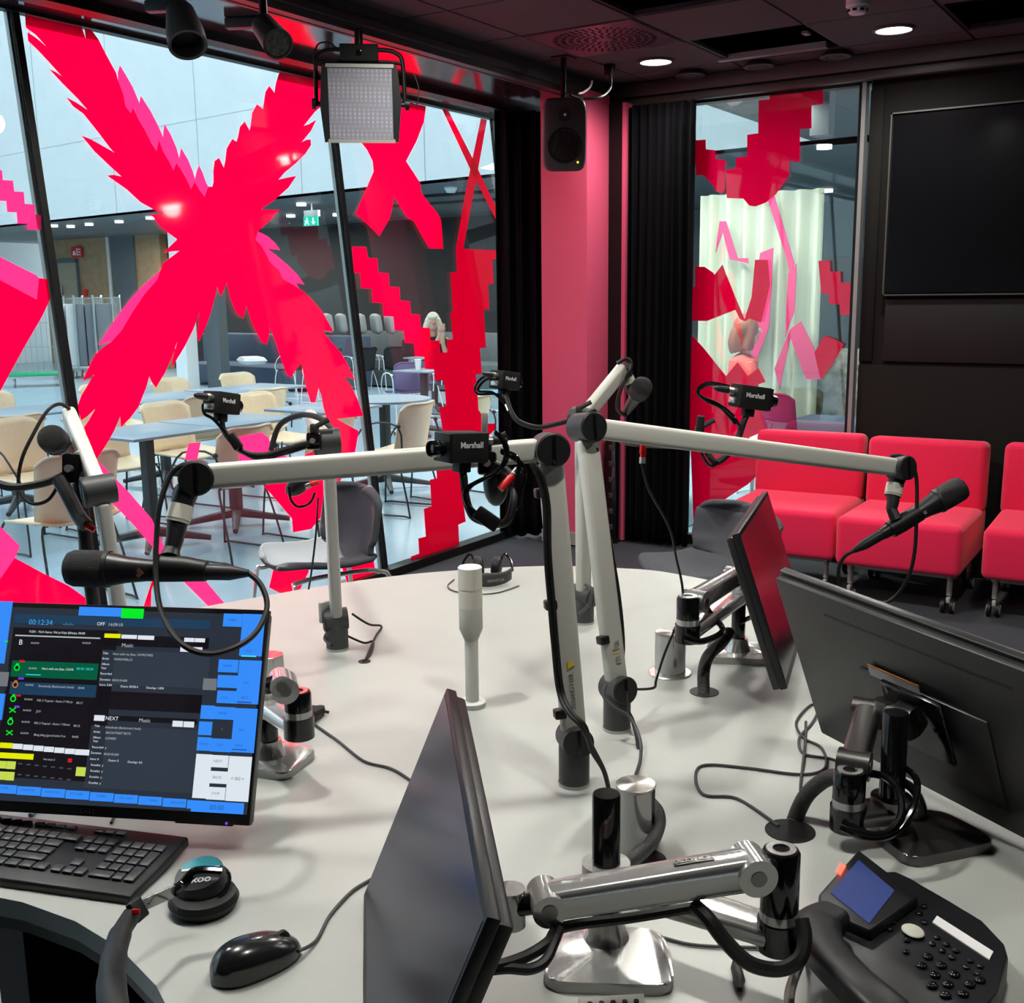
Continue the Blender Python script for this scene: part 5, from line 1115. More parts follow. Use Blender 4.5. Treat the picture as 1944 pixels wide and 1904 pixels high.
# the picture is laid out along the screen's own rows and columns
rect('scr_blue', -420, -10, 35, 450, 1); rect('scr_blue', -420, 640, 20, 850, 1); rect('scr_base', -420, 450, 50, 640, 1); rect('scr_green', 35, 285, 60, 294, 2); rect('scr_grey', -30, 505, 55, 610, 2)
rect('scr_navy', 110, 95, 1490, 205, 1); rect('scr_black', 100, 190, 715, 1290, 1)
rect('scr_black', 740, 240, 1480, 345, 1); rect('scr_panel', 730, 350, 1470, 625, 1); rect('scr_black', 700, 640, 1425, 800, 1); rect('scr_black', 680, 810, 1400, 880, 1); rect('scr_panel', 650, 885, 1385, 1370, 1)
rect('scr_blue', 565, 42, 868, 118, 2); rect('scr_green', 870, 55, 1018, 130, 3)
row('scr_blue', [(1590, 90, 1718, 190), (1725, 92, 1860, 400), (1555, 415, 1690, 515), (1548, 525, 1690, 625), (1545, 635, 1685, 735), (1700, 420, 1835, 740), (1430, 740, 1520, 845), (1525, 750, 1665, 850), (1665, 760, 1805, 1085), (1415, 855, 1510, 960), (1405, 965, 1495, 1070), (1500, 975, 1640, 1080)])
row('scr_white', [(1395, 1085, 1480, 1408), (1490, 1092, 1620, 1190), (1482, 1205, 1612, 1305), (1470, 1318, 1598, 1420), (1628, 1100, 1765, 1432)])
rect('scr_cyan', 1715, 388, 1820, 402, 4); row('scr_deep', [(1686, 716, 1786, 728), (1650, 1052, 1752, 1064)], 4)
for k in range(9): rect('scr_blue', -45+172*k, 1300+14*k, 118+172*k, 1375+14*k, 2)
rect('scr_blue', 1362, 1415, 1730, 1520, 2)
rect('scr_text', 112, 252, 715, 264, 3); rect('scr_dgreen', 92, 425, 690, 565, 2); rect('scr_navy', 80, 575, 680, 690, 2); rect('scr_cyan', 188, 522, 292, 532, 3)
row('scr_yellow', [(745, 232, 858, 270), (5, 1005, 92, 1052), (0, 1075, 240, 1132)], 3)
row('scr_white', [(865, 240, 975, 276), (982, 245, 1097, 283), (1310, 262, 1382, 298), (1385, 265, 1458, 300), (1283, 325, 1355, 368), (1362, 328, 1438, 372), (672, 810, 745, 858), (1228, 850, 1300, 900), (1306, 855, 1380, 904)]+[(95+74*k, 1012+7*k, 163+74*k, 1058+7*k) for k in range(6)]+[(537, 1052, 636, 1102)], 3)
row('scr_lime', [(0, 1135, 48, 1195), (54, 1137, 112, 1200), (0, 1210, 40, 1275), (46, 1212, 102, 1280), (545, 1178, 608, 1250)], 3)
rect('scr_red', 488, 1120, 512, 1150, 4); rect('scr_grey', 1448, 552, 1535, 638, 3); rect('scr_base', 1512, 862, 1640, 968, 3)
def dot(m, x, y, h, lift):
    a, b = sl(x, y-h/2), sl(x, y+h/2); r_ = abs(a[1]-b[1])/2; UI.setdefault((m, lift), MB(MA)).cyl((a[0], (a[1]+b[1])/2, .0008+.00025*lift-.0002), (a[0], (a[1]+b[1])/2, .0008+.00025*lift), r_, n=20)
for m_, x_, y_ in (('scr_orange', 115, 598), ('scr_green', 127, 477), ('scr_green', 100, 697), ('scr_green', 80, 861)): dot(m_, x_, y_, 46, 3); dot('scr_black', x_, y_, 28, 5); rect(m_, x_-8, y_-32, x_-2, y_-10, 3); rect(m_, x_+3, y_-32, x_+9, y_-10, 3)
for x_, y_ in ((92, 778), (70, 938)):
    for q_ in (-1, 1):
        for k_ in range(6): rect('scr_green', x_-22+k_*7.5, y_+q_*(-14+k_*5.5)-4, x_-14+k_*7.5, y_+q_*(-14+k_*5.5)+4, 3); row('scr_red', [(145, 422, 178, 440), (118, 668, 152, 682)], 4); row('scr_purple', [(135, 545, 172, 562), (108, 745, 142, 762)], 4)
# green symbols get a dark core

texts = [  # string, x, y (centre), height in close-up pixels, material
    ('00:12:34', 295, 157, 52, 'scr_tblue'), ('--/--/--', 490, 168, 34, 'scr_tblue'), ('OFF', 722, 168, 34, 'scr_white'), ('14:09:10', 825, 174, 32, 'scr_text'), ('NEXT', 800, 838, 38, 'scr_white'), ('Music', 910, 320, 38, 'scr_text'), ('Music', 1032, 852, 38, 'scr_text'),
    ('B', 153, 298, 52, 'scr_white'), ('00:18 / 03:34', 608, 487, 24, 'scr_cyan'), ('Here with me (feat. CHVR', 415, 488, 22, 'scr_white'), ('Everybody (Backstreet\'s back)', 405, 612, 22, 'scr_text'), ('03:45', 582, 622, 22, 'scr_text'), ('JOY', 280, 788, 22, 'scr_text'),
    ('YLEX - YleX Aamu: Viki ja Köpi (lähetys, 06:00', 410, 228, 22, 'scr_white'), ('PID 3 Topical - Aamu 3 Viki ja', 395, 715, 22, 'scr_text'), ('00:17', 570, 728, 22, 'scr_text'), ('PID 2 Topical - Aamu 1 Nimet', 375, 876, 22, 'scr_text'), ('00:12', 550, 890, 22, 'scr_text'), ('Bling bling (good luttin if se', 358, 958, 22, 'scr_text'), ('04:05', 540, 968, 22, 'scr_text'), ('00:00', 1543, 1470, 50, 'scr_btntext'),
    ('Title', 755, 375, 22, 'scr_white'), ('Artist', 755, 413, 22, 'scr_white'), ('Album', 755, 452, 22, 'scr_white'), ('Year', 742, 480, 22, 'scr_white'), ('Recorded', 758, 520, 22, 'scr_white'), ('Duration', 752, 562, 22, 'scr_white'), ('Intro: 0.00', 755, 600, 22, 'scr_white'), ('Outro: 00:00.4', 922, 612, 22, 'scr_white'), ('Overlap: 1.834', 1105, 622, 22, 'scr_white'),
    ('Here with me (feat. CHVRCHES)', 948, 385, 22, 'scr_text'), ('MARSHMELLO', 880, 420, 22, 'scr_text'), ('00:03:34.600', 855, 568, 22, 'scr_text'),
    ('Title', 695, 890, 22, 'scr_white'), ('Artist', 693, 932, 22, 'scr_white'), ('Album', 693, 972, 22, 'scr_white'), ('Year', 684, 998, 22, 'scr_white'), ('Recorded  y', 710, 1042, 22, 'scr_white'), ('Duration', 688, 1082, 22, 'scr_white'), ('Intro: 0', 676, 1125, 22, 'scr_white'), ('Outro: 0', 810, 1136, 22, 'scr_white'), ('Overlap: 4.0', 962, 1148, 22, 'scr_white'), ('00:03:45.600', 795, 1092, 22, 'scr_text'),
    ('Kuvailut  y', 695, 1168, 22, 'scr_white'), ('Kuvailut  y', 690, 1210, 22, 'scr_white'), ('Kuvailut  y', 684, 1252, 22, 'scr_white'), ('Kuvailut  y', 678, 1294, 22, 'scr_white'), ('Everybody (Backstreet\'s back)', 880, 905, 22, 'scr_text'), ('BACKSTREET BOYS', 845, 942, 22, 'scr_text'), ('COMEBY', 792, 980, 22, 'scr_text'),
    ('NEXT', 1552, 1140, 26, 'scr_grey'), ('BACK', 1546, 1255, 26, 'scr_grey'), ('STOP', 1534, 1370, 26, 'scr_grey'), ('< GO >', 1690, 1265, 30, 'scr_black'), ('TIMER', 1652, 140, 24, 'scr_btntext'), ('YLE1', 1772, 360, 24, 'scr_btntext'), ('ON', 1750, 585, 24, 'scr_btntext'), ('MIC2', 1740, 692, 24, 'scr_btntext'), ('MIC3', 1700, 1030, 24, 'scr_btntext'), ('ON', 1714, 918, 24, 'scr_btntext'), ('FADER', 1620, 465, 22, 'scr_btntext'), ('CUT', 1598, 690, 22, 'scr_btntext'), ('FADER', 1586, 800, 22, 'scr_btntext'), ('START', 1450, 1018, 22, 'scr_btntext'), ('CUT', 1566, 1026, 22, 'scr_btntext'), ('Hot keys 2', 355, 1128, 20, 'scr_text'), ('Y', 1578, 915, 22, 'scr_grey'),
    ('HOME', 40, 1330, 22, 'scr_btntext'), ('MONITOR', 205, 1345, 22, 'scr_btntext'), ('INTERCOM', 378, 1360, 22, 'scr_btntext'), ('EXT LINES', 550, 1372, 22, 'scr_btntext'), ('HYBRID', 728, 1388, 22, 'scr_btntext'), ('VAL. ÄÄNI', 900, 1402, 22, 'scr_btntext'), ('SARJA', 1092, 1418, 22, 'scr_btntext'), ('ASETUKSET', 1265, 1435, 22, 'scr_btntext')]
for k in range(7): texts += [('00:00', 150+58*k, 1158+6*k, 14, 'scr_grey'), ('00:00', 145+58*k, 1235+6*k, 14, 'scr_grey')]
for y, xx in ((303, 255), (303, 620), (482, 238), (600, 215), (702, 208), (780, 198), (862, 188), (942, 180)): texts.append(('06:00:00', xx, y, 18, 'scr_text'))
IFM = bmesh.new(); IMATS = []
def addui(bmx, m):
    if m not in IMATS: IMATS.append(m)
    i_ = IMATS.index(m)
    for f_ in bmx.faces: f_.material_index = i_
    me_ = bpy.data.meshes.new('x'); bmx.to_mesh(me_); bmx.free(); IFM.from_mesh(me_); bpy.data.meshes.remove(me_)
for (m, lift), mb in UI.items(): addui(mb.bm, m)
groups = {}
for s, x, y, h, m in texts: groups.setdefault(m, []).append((s, x, y, h))
for m, L in groups.items():
    bmj = bmesh.new()
    for s, x, y, h in L:
        cu = bpy.data.curves.new('x', 'FONT'); cu.body = s; a, b = sl(x, y-h/2), sl(x, y+h/2); cu.size = abs(a[1]-b[1])*1.02; cu.align_x = 'CENTER'; cu.align_y = 'CENTER'; cu.resolution_u = 3
        o = bpy.data.objects.new('x', cu); C.objects.link(o); me = bpy.data.meshes.new_from_object(o.evaluated_get(bpy.context.evaluated_depsgraph_get()))
        cx, cy = sl(x, y); me.transform(MA @ Matrix.Translation((cx, cy, .0026))); bmj.from_mesh(me); bpy.data.objects.remove(o); bpy.data.curves.remove(cu); bpy.data.meshes.remove(me)
    addui(bmj, m)
w_ = MB(); w_.bm.free(); w_.bm = IFM; io = part(monA, 'screen_interface', w_, None, parent=disp, sharp=30)
for m in IMATS: io.data.materials.append(MATS[m])
text('DELL', .011, MA @ Matrix.Translation((sl(630, 1462)[0], -MH/2+.0075, .0010)), 'charcoal', 'maker_logo', monA, parent=disp)
q = MA @ Vector((MW/2-.035, -MH/2+.002, .001)); part(monA, 'power_light', MB().ball(q, .0022), 'scr_purple')
monB, MB_ = monitor('dark tilted computer screen seen from its side, bottom centre foreground', (-.7464, .9212, .8525), -.8569, .3847, -.0398)
monC, MC_ = monitor('switched off computer screen seen edge on, mirroring the red sofas', (-.8147, 2.3437, .9115), 1.8222, .3227, -.0136, face='screen_mirror' if 'screen_mirror' in MATS else 'screen_off')
monD, MD_ = monitor('computer screen showing its black back, at the right edge', (-.3183, 1.6522, .9418), 2.6309, .4119, .0477, SH=1.02)
part(monD, 'warning_label', MB(MD_).box((.045, .052, -.0338), (.10, .022, .001)), 'lbl_white')
part(monD, 'warning_stripe', MB(MD_).box((.045, .0615, -.0344), (.10, .004, .001)), 'scr_orange_lbl' if 'scr_orange_lbl' in MATS else 'yellow')
# ---------------- jointed monitor arms
def wedge(root, name, a, b, wa, wb, ha, hb, m, parent=None, bev=.006):
    a, b = Vector(a), Vector(b); d = (b-a).normalized(); s = d.cross(Vector((0, 0, 1))).normalized(); u = s.cross(d)
    n = 20; mb = MB(); rings = []
    for p, w, h in ((a, wa, ha), (b, wb, hb)):
        ring = []
        for k in range(n):
            t_ = 2*PI*k/n; c_, s_ = math.cos(t_), math.sin(t_); e = .45
            ring.append(mb.bm.verts.new(p+s*(w/2*abs(c_)**e*(1 if c_ > 0 else -1))+u*(h/2*abs(s_)**e*(1 if s_ > 0 else -1))))
        rings.append(ring)
    mb._skin(rings); return part(root, name, mb, m, parent=parent, sharp=50)
def base_plate(root, c, az, sx, sy, h=.016, m='chrome'):
    pr = [(math.copysign(abs(math.cos(a))**.35, math.cos(a))*sx/2*(1-.10*math.sin(a)), math.copysign(abs(math.sin(a))**.35, math.sin(a))*sy/2) for a in [2*PI*k/40 for k in range(40)]]
    part(root, 'base_plate', MB().prism(pr, h, Matrix.Translation(c) @ Matrix.Rotation(az, 4, 'Z'), bev=.004), m, sharp=40)
def monitor_arm(label, base, post_top_py, elbow, el_top, el_bot, end, M, az=0, mx=0, plate=(.13, .11), rp=.0175, re=.020, chrome='chrome', off=(0, 0)):
    base = Vector(base); t = thing('screen_stand', label, 'monitor arm', base, group='jointed polished monitor arms')
    base_plate(t, Vector((base.x+off[0], base.y+off[1], TZ)), az, *plate, m=chrome)
    part(t, 'base_collar', MB().loft([(base+Vector((0, 0, .014)), .030), (base+Vector((0, 0, .03)), .024), (base+Vector((0, 0, .045)), .022)], n=28), chrome)
    zt_ = vat(base.x, base.y, post_top_py)
    part(t, 'post', MB().loft([(base+Vector((0, 0, .02)), rp), (Vector((base.x, base.y, zt_-.002)), rp), (Vector((base.x, base.y, zt_)), rp*.93)], n=32), 'black_gloss')
    e = Vector(elbow); zb_ = el_bot
    a = Vector((base.x, base.y, zb_+.012)); b = Vector((e.x, e.y, zb_+.012))
    lw = wedge(t, 'lower_arm', a, b, .058, .046, .030, .024, chrome)
    part(t, 'lower_arm_hub', MB().cyl(a-Vector((0, 0, .020)), a+Vector((0, 0, .022)), .030, n=32), chrome, parent=lw)
    part(t, 'lower_arm_hub', MB().cyl(b-Vector((0, 0, .018)), b+Vector((0, 0, .018)), re*1.12, n=32), 'black_gloss', parent=lw)
    part(t, 'elbow_collar', MB().cyl(Vector((e.x, e.y, zb_+.028)), Vector((e.x, e.y, zb_+.042)), re*1.02, n=32), 'chrome')
    el = part(t, 'elbow', MB().loft([((e.x, e.y, zb_+.040), re), ((e.x, e.y, el_top-.004), re), ((e.x, e.y, el_top), re*.9)], n=32), 'black_gloss')
    part(t, 'elbow_ring', MB().lathe([(re*.78, 0), (re*.78, .0015), (re*.45, .0015), (re*.45, 0)], (e.x, e.y, el_top), n=32, cap=False), 'chrome', parent=el)
    u0 = Vector((e.x, e.y, el_top-.018)); end = Vector(end)
    d = (end-u0).normalized(); s = d.cross(Vector((0, 0, 1))).normalized()
    ua = wedge(t, 'upper_arm', u0+d*.030, end, .040, .036, .042, .036, chrome)
    for q, r_ in ((u0+d*.034, .022), (end-d*.004, .0185)):
        part(t, 'pivot', MB().cyl(q-s*.0235, q+s*.0235, r_, n=28), chrome, parent=ua)
        part(t, 'pivot_bolt', MB().lathe([(.009, 0), (.009, .001), (.0, .001)], q+s*.0235*(1 if s.dot(CAM-q) > 0 else -1), s*(1 if s.dot(CAM-q) > 0 else -1)), 'steel_dark', parent=ua)
    mp = M @ Vector((mx, 0, -.050)); k = end+(mp-end)*.35
    part(t, 'tilt_link', MB().cyl(end, k, .012, n=20), 'black_gloss')
    part(t, 'swivel_head', MB().loft([(k-Vector((0, 0, .022)), .0165), (k+Vector((0, 0, .022)), .0165)], n=24), chrome)
    wedge(t, 'mount_bracket', k, mp, .030, .050, .040, .050, chrome)
    return t, u0, d
e_ = dp(1480, 1700, 1.24)
armM, u0, dM = monitor_arm('polished chrome monitor arm in the foreground holding the tilted screen', at(1150, 1800), 1506, (e_.x, e_.y), vat(e_.x, e_.y, 1612), vat(e_.x, e_.y, 1790), dp(1030, 1712, 1.20), MB_, az=.5, plate=(.15, .12), off=(.02, -.03), re=.0215)
s_ = dM.cross(Vector((0, 0, 1))).normalized(); s_ = s_ if s_.dot(CAM-u0) > 0 else -s_
v_ = s_.cross(dM); 
if v_.z < 0: v_ = -v_
qq = u0+dM*.10+v_*.0212
Mx = rmat(-dM, v_.cross(-dM), v_, qq)
part(armM, 'name_plate', MB(Mx).box((0, 0, 0), (.045, .010, .001)), 'steel_dark'); text('ERGOTRON', .0085, Mx @ Matrix.Translation((0, 0, .0008)), 'chrome', 'name_plate_text', armM)
e_ = dp(1306, 1160, 2.18)
armN, u1, dN = monitor_arm('monitor arm holding the edge-on screen, far right part of the desk', at(1400, 1246), 1092, (e_.x, e_.y), vat(e_.x, e_.y, 1132), vat(e_.x, e_.y, 1212), dp(1400, 1092, 2.36), MC_, az=.4, plate=(.14, .12), off=(.0, -.0), rp=.0155, re=.0225)
e_ = dp(1612, 1500, 1.62)
armO, u2, dO = monitor_arm('black and chrome monitor arm behind the phone, holding the screen with its back to us', at(1688, 1592), 1352, (e_.x, e_.y), vat(e_.x, e_.y, 1462), vat(e_.x, e_.y, 1565), dp(1650, 1345, 1.72), MD_, az=.9, plate=(.15, .12), off=(.05, .02), rp=.0185, re=.0235, chrome='steel_dark')
def behind(M, px, py, zl):
    Mi = M.inverted(); d = ray(px, py); o = Mi @ CAM; dd = Mi.to_3x3() @ d; return M @ (o+dd*((zl-o.z)/dd.z))
e_ = behind(MA, 566, 1345, -.16)
armP, u3, dP = monitor_arm('monitor arm mostly hidden behind the lit computer screen', at(512, 1448), 1300, (e_.x, e_.y), vat(e_.x, e_.y, 1312), vat(e_.x, e_.y, 1392), behind(MA, 530, 1292, -.13), MA, az=.2, mx=.12, plate=(.14, .12), re=.0225)
solo('cable_tail', 'black cable end lying on the desk right of the lit screen', 'cable', MB().tube([on(560, 1372, .02), on(590, 1358, .012), on(606, 1350, .010), on(624, 1352, .004)], [.012, .016, .012, .003], n=10), 'rubber')
# braided hoses
def braid(label, pts, r): return cable(label, pts, r, 'braid', name='braided_hose', n=14)
bmn = mat('braid', (.02, .02, .021), .45, bump=1, bscale=350)
braid('braided black hose from the far monitor arm into its desk hole', [(1384, 1200, 2.32), (1368, 1222, 2.28), (1345, 1245, 2.24), (1336, 1275, 2.22), (1336, 1318, 2.20)], .0125)
braid('braided black hose arching from the right desk hole to the phone side arm', [(1600, 1475, 1.66), (1570, 1478, 1.68), (1535, 1505, 1.70), (1515, 1540, 1.72), (1500, 1585, 1.72)], .0125)
braid('thick bundle of black cables behind the steel cylinder with socket', [(1160, 1655, 1.45), (1190, 1640, 1.50), (1232, 1605, 1.56), (1250, 1570, 1.62), (1248, 1540, 1.66), (1226, 1515, 1.72)], .010)
cable('black cable looping from the elbow of the phone side arm, upper', [(1600, 1560, 1.56), (1650, 1585, 1.54), (1690, 1578, 1.54), (1712, 1545, 1.55), (1706, 1500, 1.58), (1680, 1475, 1.62), (1650, 1468, 1.64)], .006, 'black_gloss')
cable('black cable looping from the elbow of the phone side arm, lower', [(1596, 1572, 1.55), (1650, 1592, 1.53), (1700, 1580, 1.54), (1735, 1530, 1.56), (1740, 1480, 1.6), (1710, 1452, 1.66)], .005, 'black_gloss')
cable('pair of cables under the far monitor arm elbow', [(1300, 1212, 2.14), (1330, 1218, 2.14), (1365, 1205, 2.2), (1370, 1190, 2.26), (1345, 1160, 2.28), (1325, 1120, 2.26)], .0065, 'black_gloss')
cable('second cable under the far monitor arm running to the edge-on screen', [(1405, 1182, 2.32), (1425, 1172, 2.3), (1440, 1170, 2.26)], .005, 'black_gloss')
cable('black cables drooping from the tilted screen under the chrome arm', [(905, 1835, 1.12), (950, 1832, 1.12), (1000, 1815, 1.14), (1040, 1790, 1.16), (1070, 1760, 1.2), (1200, 1742, 1.24), (1320, 1722, 1.24)], .0062)
cable('second cable drooping from the tilted screen, with a wider sag', [(905, 1845, 1.12), (960, 1838, 1.12), (1005, 1840, 1.13), (1035, 1825, 1.14), (1052, 1790, 1.16), (1062, 1765, 1.18)], .0058)
cable('cable running over the back of the right screen to its arm', [(1705, 1480, 1.66), (1735, 1500, 1.66), (1752, 1540, 1.68), (1740, 1570, 1.72)], .007)
# ================================================================ KEYBOARD
k0, k1, k2 = at(360, 1592, TZ+.02), at(0, 1541, TZ+.026), at(256, 1702, TZ+.014)
kx = (k0-k1); kx.z = 0; kx.normalize(); ky = Vector((-kx.y, kx.x, 0)); kd = abs((k0-k2).dot(ky))
kc = k0-kx*.222-ky*kd/2; kc.z = TZ
Mk = rmat(kx, ky, (0, 0, 1), kc) @ Euler((.075, 0, 0)).to_matrix().to_4x4()
kb = thing('keyboard', 'black full size keyboard in front of the lit computer screen', 'keyboard', kc)
part(kb, 'case', MB(Mk).box((0, 0, .011), (.444, kd, .016), bev=.004, seg=3), 'plastic_dark')
def key(x0, y0, w, h=1): mbk.box((x0+w*.0094, y0-h*.0094, .0215), (w*.0188-.0032, h*.0188-.0032, .006), bev=.0015, seg=1)
mbk = MB(Mk); X0, Y0 = -.212, kd/2-.030
rows = []
NK = 0
def addkey(cx, cy, w, h=1):
    global NK
    NK += 1
    k = MB(Mk); k.box((cx+w*.0093, cy-h*.0093, .0205), (w*.0186-.0030, h*.0186-.0032, .006), bev=.0016, seg=2); part(kb, 'key', k, 'keys')
for i in range(13): addkey(X0+i*.0186+(.006 if i > 0 else 0)+(.004 if i > 4 else 0)+(.004 if i > 8 else 0), Y0+.018, 1, .62)
for r_, (n_, first_w, last_w) in enumerate(((13, 1, 2), (12, 1.5, 1.5), (12, 1.75, 1.25), (11, 1.25, 2.75))):
    x = X0; y = Y0-.003-r_*.0186; ws = [first_w]+[1]*(n_-1)+[last_w]
    for w in ws: addkey(x, y, w); x += w*.0186
x = X0; y = Y0-.003-4*.0186
for w in (1.25, 1.25, 1.25, 6.25, 1.25, 1.25, 1.25, 1.25): addkey(x, y, w); x += w*.0186
xb_ = X0+15.35*.0186
for c_ in range(3):
    for r_ in (-1, 0, 1): addkey(xb_+c_*.0186, Y0-.003-r_*.0186 if r_ >= 0 else Y0+.018, 1, 1 if r_ >= 0 else .62)
    addkey(xb_+c_*.0186, Y0-.003-4*.0186, 1)
addkey(xb_+.0186, Y0-.003-3*.0186, 1)
xn = xb_+3.3*.0186
for r_ in range(4):
    for c_ in range(3): addkey(xn+c_*.0186, Y0-.003-r_*.0186, 1)
addkey(xn, Y0-.003-4*.0186, 2); addkey(xn+2*.0186, Y0-.003-4*.0186, 1)
addkey(xn+3*.0186, Y0-.003, 1); addkey(xn+3*.0186, Y0-.003-.0186, 1, 2); addkey(xn+3*.0186, Y0-.003-3*.0186, 1, 2)
# ================================================================ MOUSE
m0, m1 = at(412, 1868), at(560, 1806); mxd = (m1-m0); mxd.z = 0; ml = .118; mxd.normalize(); myd = Vector((-mxd.y, mxd.x, 0)); mc = (m0+m1)/2; mc.z = TZ
Mm = rmat(mxd, myd, (0, 0, 1), mc)
ms = thing('computer_mouse', 'black glossy wired computer mouse on the desk at the bottom', 'mouse', mc)
def mouse_top(u, v):
    x = (u*2-1); s = max(0, 1-abs(x)**2.6)**.5; y = (v*2-1)
    a = y*PI/2; h = .038*(1-.25*x-.15*x*x); w = .031*(1+.06*x*-1)
    return (x*ml/2, math.sin(a)*w*s, .004+h*s**.7*max(0, math.cos(a))**.62)
part(ms, 'shell', MB(Mm).grid(mouse_top, 28, 22), 'mouse_shell' if 'mouse_shell' in MATS else 'plastic_dark', sharp=80)
part(ms, 'side_band', MB(Mm).prism([(math.cos(a)*ml/2*.985, math.copysign(abs(math.sin(a))**.85, math.sin(a))*.0305) for a in [2*PI*k/36 for k in range(36)]], .010, Matrix.Translation((0, 0, .001)), bev=.002), 'black_gloss')
part(ms, 'scroll_wheel', MB(Mm).cyl((.036, -.003, .026), (.036, .003, .026), .009), 'rubber')
# ================================================================ FRONT HEADPHONES
hc = at(388, 1722); hc.z = TZ
hp = thing('headphones', 'black headphones lying by the keyboard with silver slider and red badge', 'headphones', hc)
hx = Vector((RT.x, RT.y, 0)).normalized(); hy = Vector((-hx.y, hx.x, 0))
Mh = rmat(hx, hy, (0, 0, 1), hc)
Mt_ = Mh @ Matrix.Translation((-.004, .010, .020)) @ Euler((math.radians(16), math.radians(-6), 0)).to_matrix().to_4x4() @ Matrix.Translation((0, 0, -.020))
cup = part(hp, 'ear_pad', MB(Mh).lathe([(.020, .004), (.030, .001), (.043, .004), (.047, .013), (.043, .021), (.030, .024), (0, .024)], n=40), 'rubber', mods=[])
part(hp, 'ear_cup', MB(Mt_).loft([((0, .002, .024), .037), ((0, .003, .028), .037), ((.0, .004, .038), .034), ((.0, .005, .042), .033)], n=36), 'plastic_dark')
part(hp, 'cup_ring', MB(Mt_).tube([(math.cos(a)*.039, math.sin(a)*.039, .027) for a in [2*PI*k/28 for k in range(29)]], .002, smooth=False, cap=False), 'black_gloss')
tdisc = part(hp, 'cup_disc', MB(Mt_).cyl((.0, .005, .042), (.0, .005, .0445), .0325, n=36), 'charcoal')
fn = [(math.cos(a)*.0315, math.sin(a)*.0315) for a in [math.radians(d_) for d_ in range(20, 161, 10)]]
part(hp, 'sticker', MB(Mt_).prism(fn, .0006, Matrix.Translation((0, .005, .0446))), 'teal_sticker' if 'teal_sticker' in MATS else 'skyblue', parent=tdisc)
part(hp, 'sticker', MB(Mt_).prism([(-.026, .0065), (.026, .0065), (.026, .0105), (-.026, .0105)], .0006, Matrix.Translation((0, .005, .0449))), 'lbl_white', parent=tdisc)
text('Akoo', .017, Mt_ @ Matrix.Translation((.0, -.006, .0449)), 'logo_light', 'cup_logo', hp, parent=tdisc)
a0, a1, a2 = dp(348, 1678, 1.385), dp(330, 1692, 1.37), dp(262, 1722, 1.31)
part(hp, 'yoke', MB().tube([dp(420, 1655, 1.40), dp(372, 1655, 1.39), a0, a1], .0065, n=10), 'black_gloss')
part(hp, 'slider', bar(MB(), a1, a2, .003, .016, FW, bev=.001), 'steel')
bd_ = bar(MB(), dp(272, 1718, 1.315), dp(250, 1736, 1.295), .009, .026, FW, bev=.003); bc_ = part(hp, 'band_end', bd_, 'plastic_dark')
part(hp, 'red_badge', MB().box(dp(258, 1731, 1.288), (.009, .007, .003), rot=rmat(RT, DN, FW), bev=.001), 'red', parent=bc_)
pts_ = [dp(250, 1738, 1.30), dp(228, 1775, 1.26), dp(215, 1830, 1.20), dp(212, 1880, 1.15), dp(222, 1940, 1.10), dp(250, 2010, 1.08)]
part(hp, 'headband', MB().tube(pts_, [.011, .013, .0145, .0155, .0155, .015], n=16), 'rubber')
part(hp, 'band_cable', MB().tube([dp(282, 1715, 1.31), dp(295, 1700, 1.33), dp(312, 1704, 1.35), dp(325, 1712, 1.37), dp(335, 1728, 1.38)], .0013, n=6), 'charcoal')
# ================================================================ REAR HEADPHONES
hc = at(925, 1112); hc.z = TZ
h2 = thing('headphones', 'black headphones with a broad headband lying at the far desk edge', 'headphones', hc)
Mh2 = rmat(hx, hy, (0, 0, 1), hc)
A_ = [(math.cos(a), math.sin(a)) for a in [math.radians(d_) for d_ in range(185, 356, 9)]]
def bandf(u, v):
    k = u*(len(A_)-1); i = min(int(k), len(A_)-2); f_ = k-i; x = A_[i][0]*(1-f_)+A_[i+1][0]*f_; y = A_[i][1]*(1-f_)+A_[i+1][1]*f_
    hgt = .040*(1-.25*abs(x)); return (x*.072, y*.058+.03, .004+hgt*v+.012*abs(x)**2)
part(h2, 'headband', MB(Mh2).grid(bandf, 34, 4), 'charcoal', mods=[('SOLIDIFY', {'thickness': .006})])
for s in (-1, 1):
    part(h2, 'ear_cup', MB(Mh2).lathe([(.0, -.012), (.022, -.012), (.030, -.008), (.033, 0), (.030, .012), (.02, .016), (0, .016)], (s*.028, .060, .040), (s*-1, .15, .1), n=28), 'rubber')
    part(h2, 'yoke', MB(Mh2).tube([(s*.072, .028, .035), (s*.068, .05, .060), (s*.050, .062, .078), (s*.040, .064, .058)], .0035, n=8), 'black_gloss')
nm = 'MONITOR'
Mt = Mh2 @ rmat((math.cos(.35), math.sin(.35), 0), (0, 0, 1), (math.sin(.35), -math.cos(.35), 0), (.026, -.0275, .022))
text(nm, .011, Mt, 'leg_grey', 'band_logo', h2)
cable('loop of headphone cable lying on the far desk edge', [on(862, 1100), on(850, 1112), on(862, 1122), on(900, 1128), on(945, 1125), on(985, 1112)], .0018, 'charcoal')
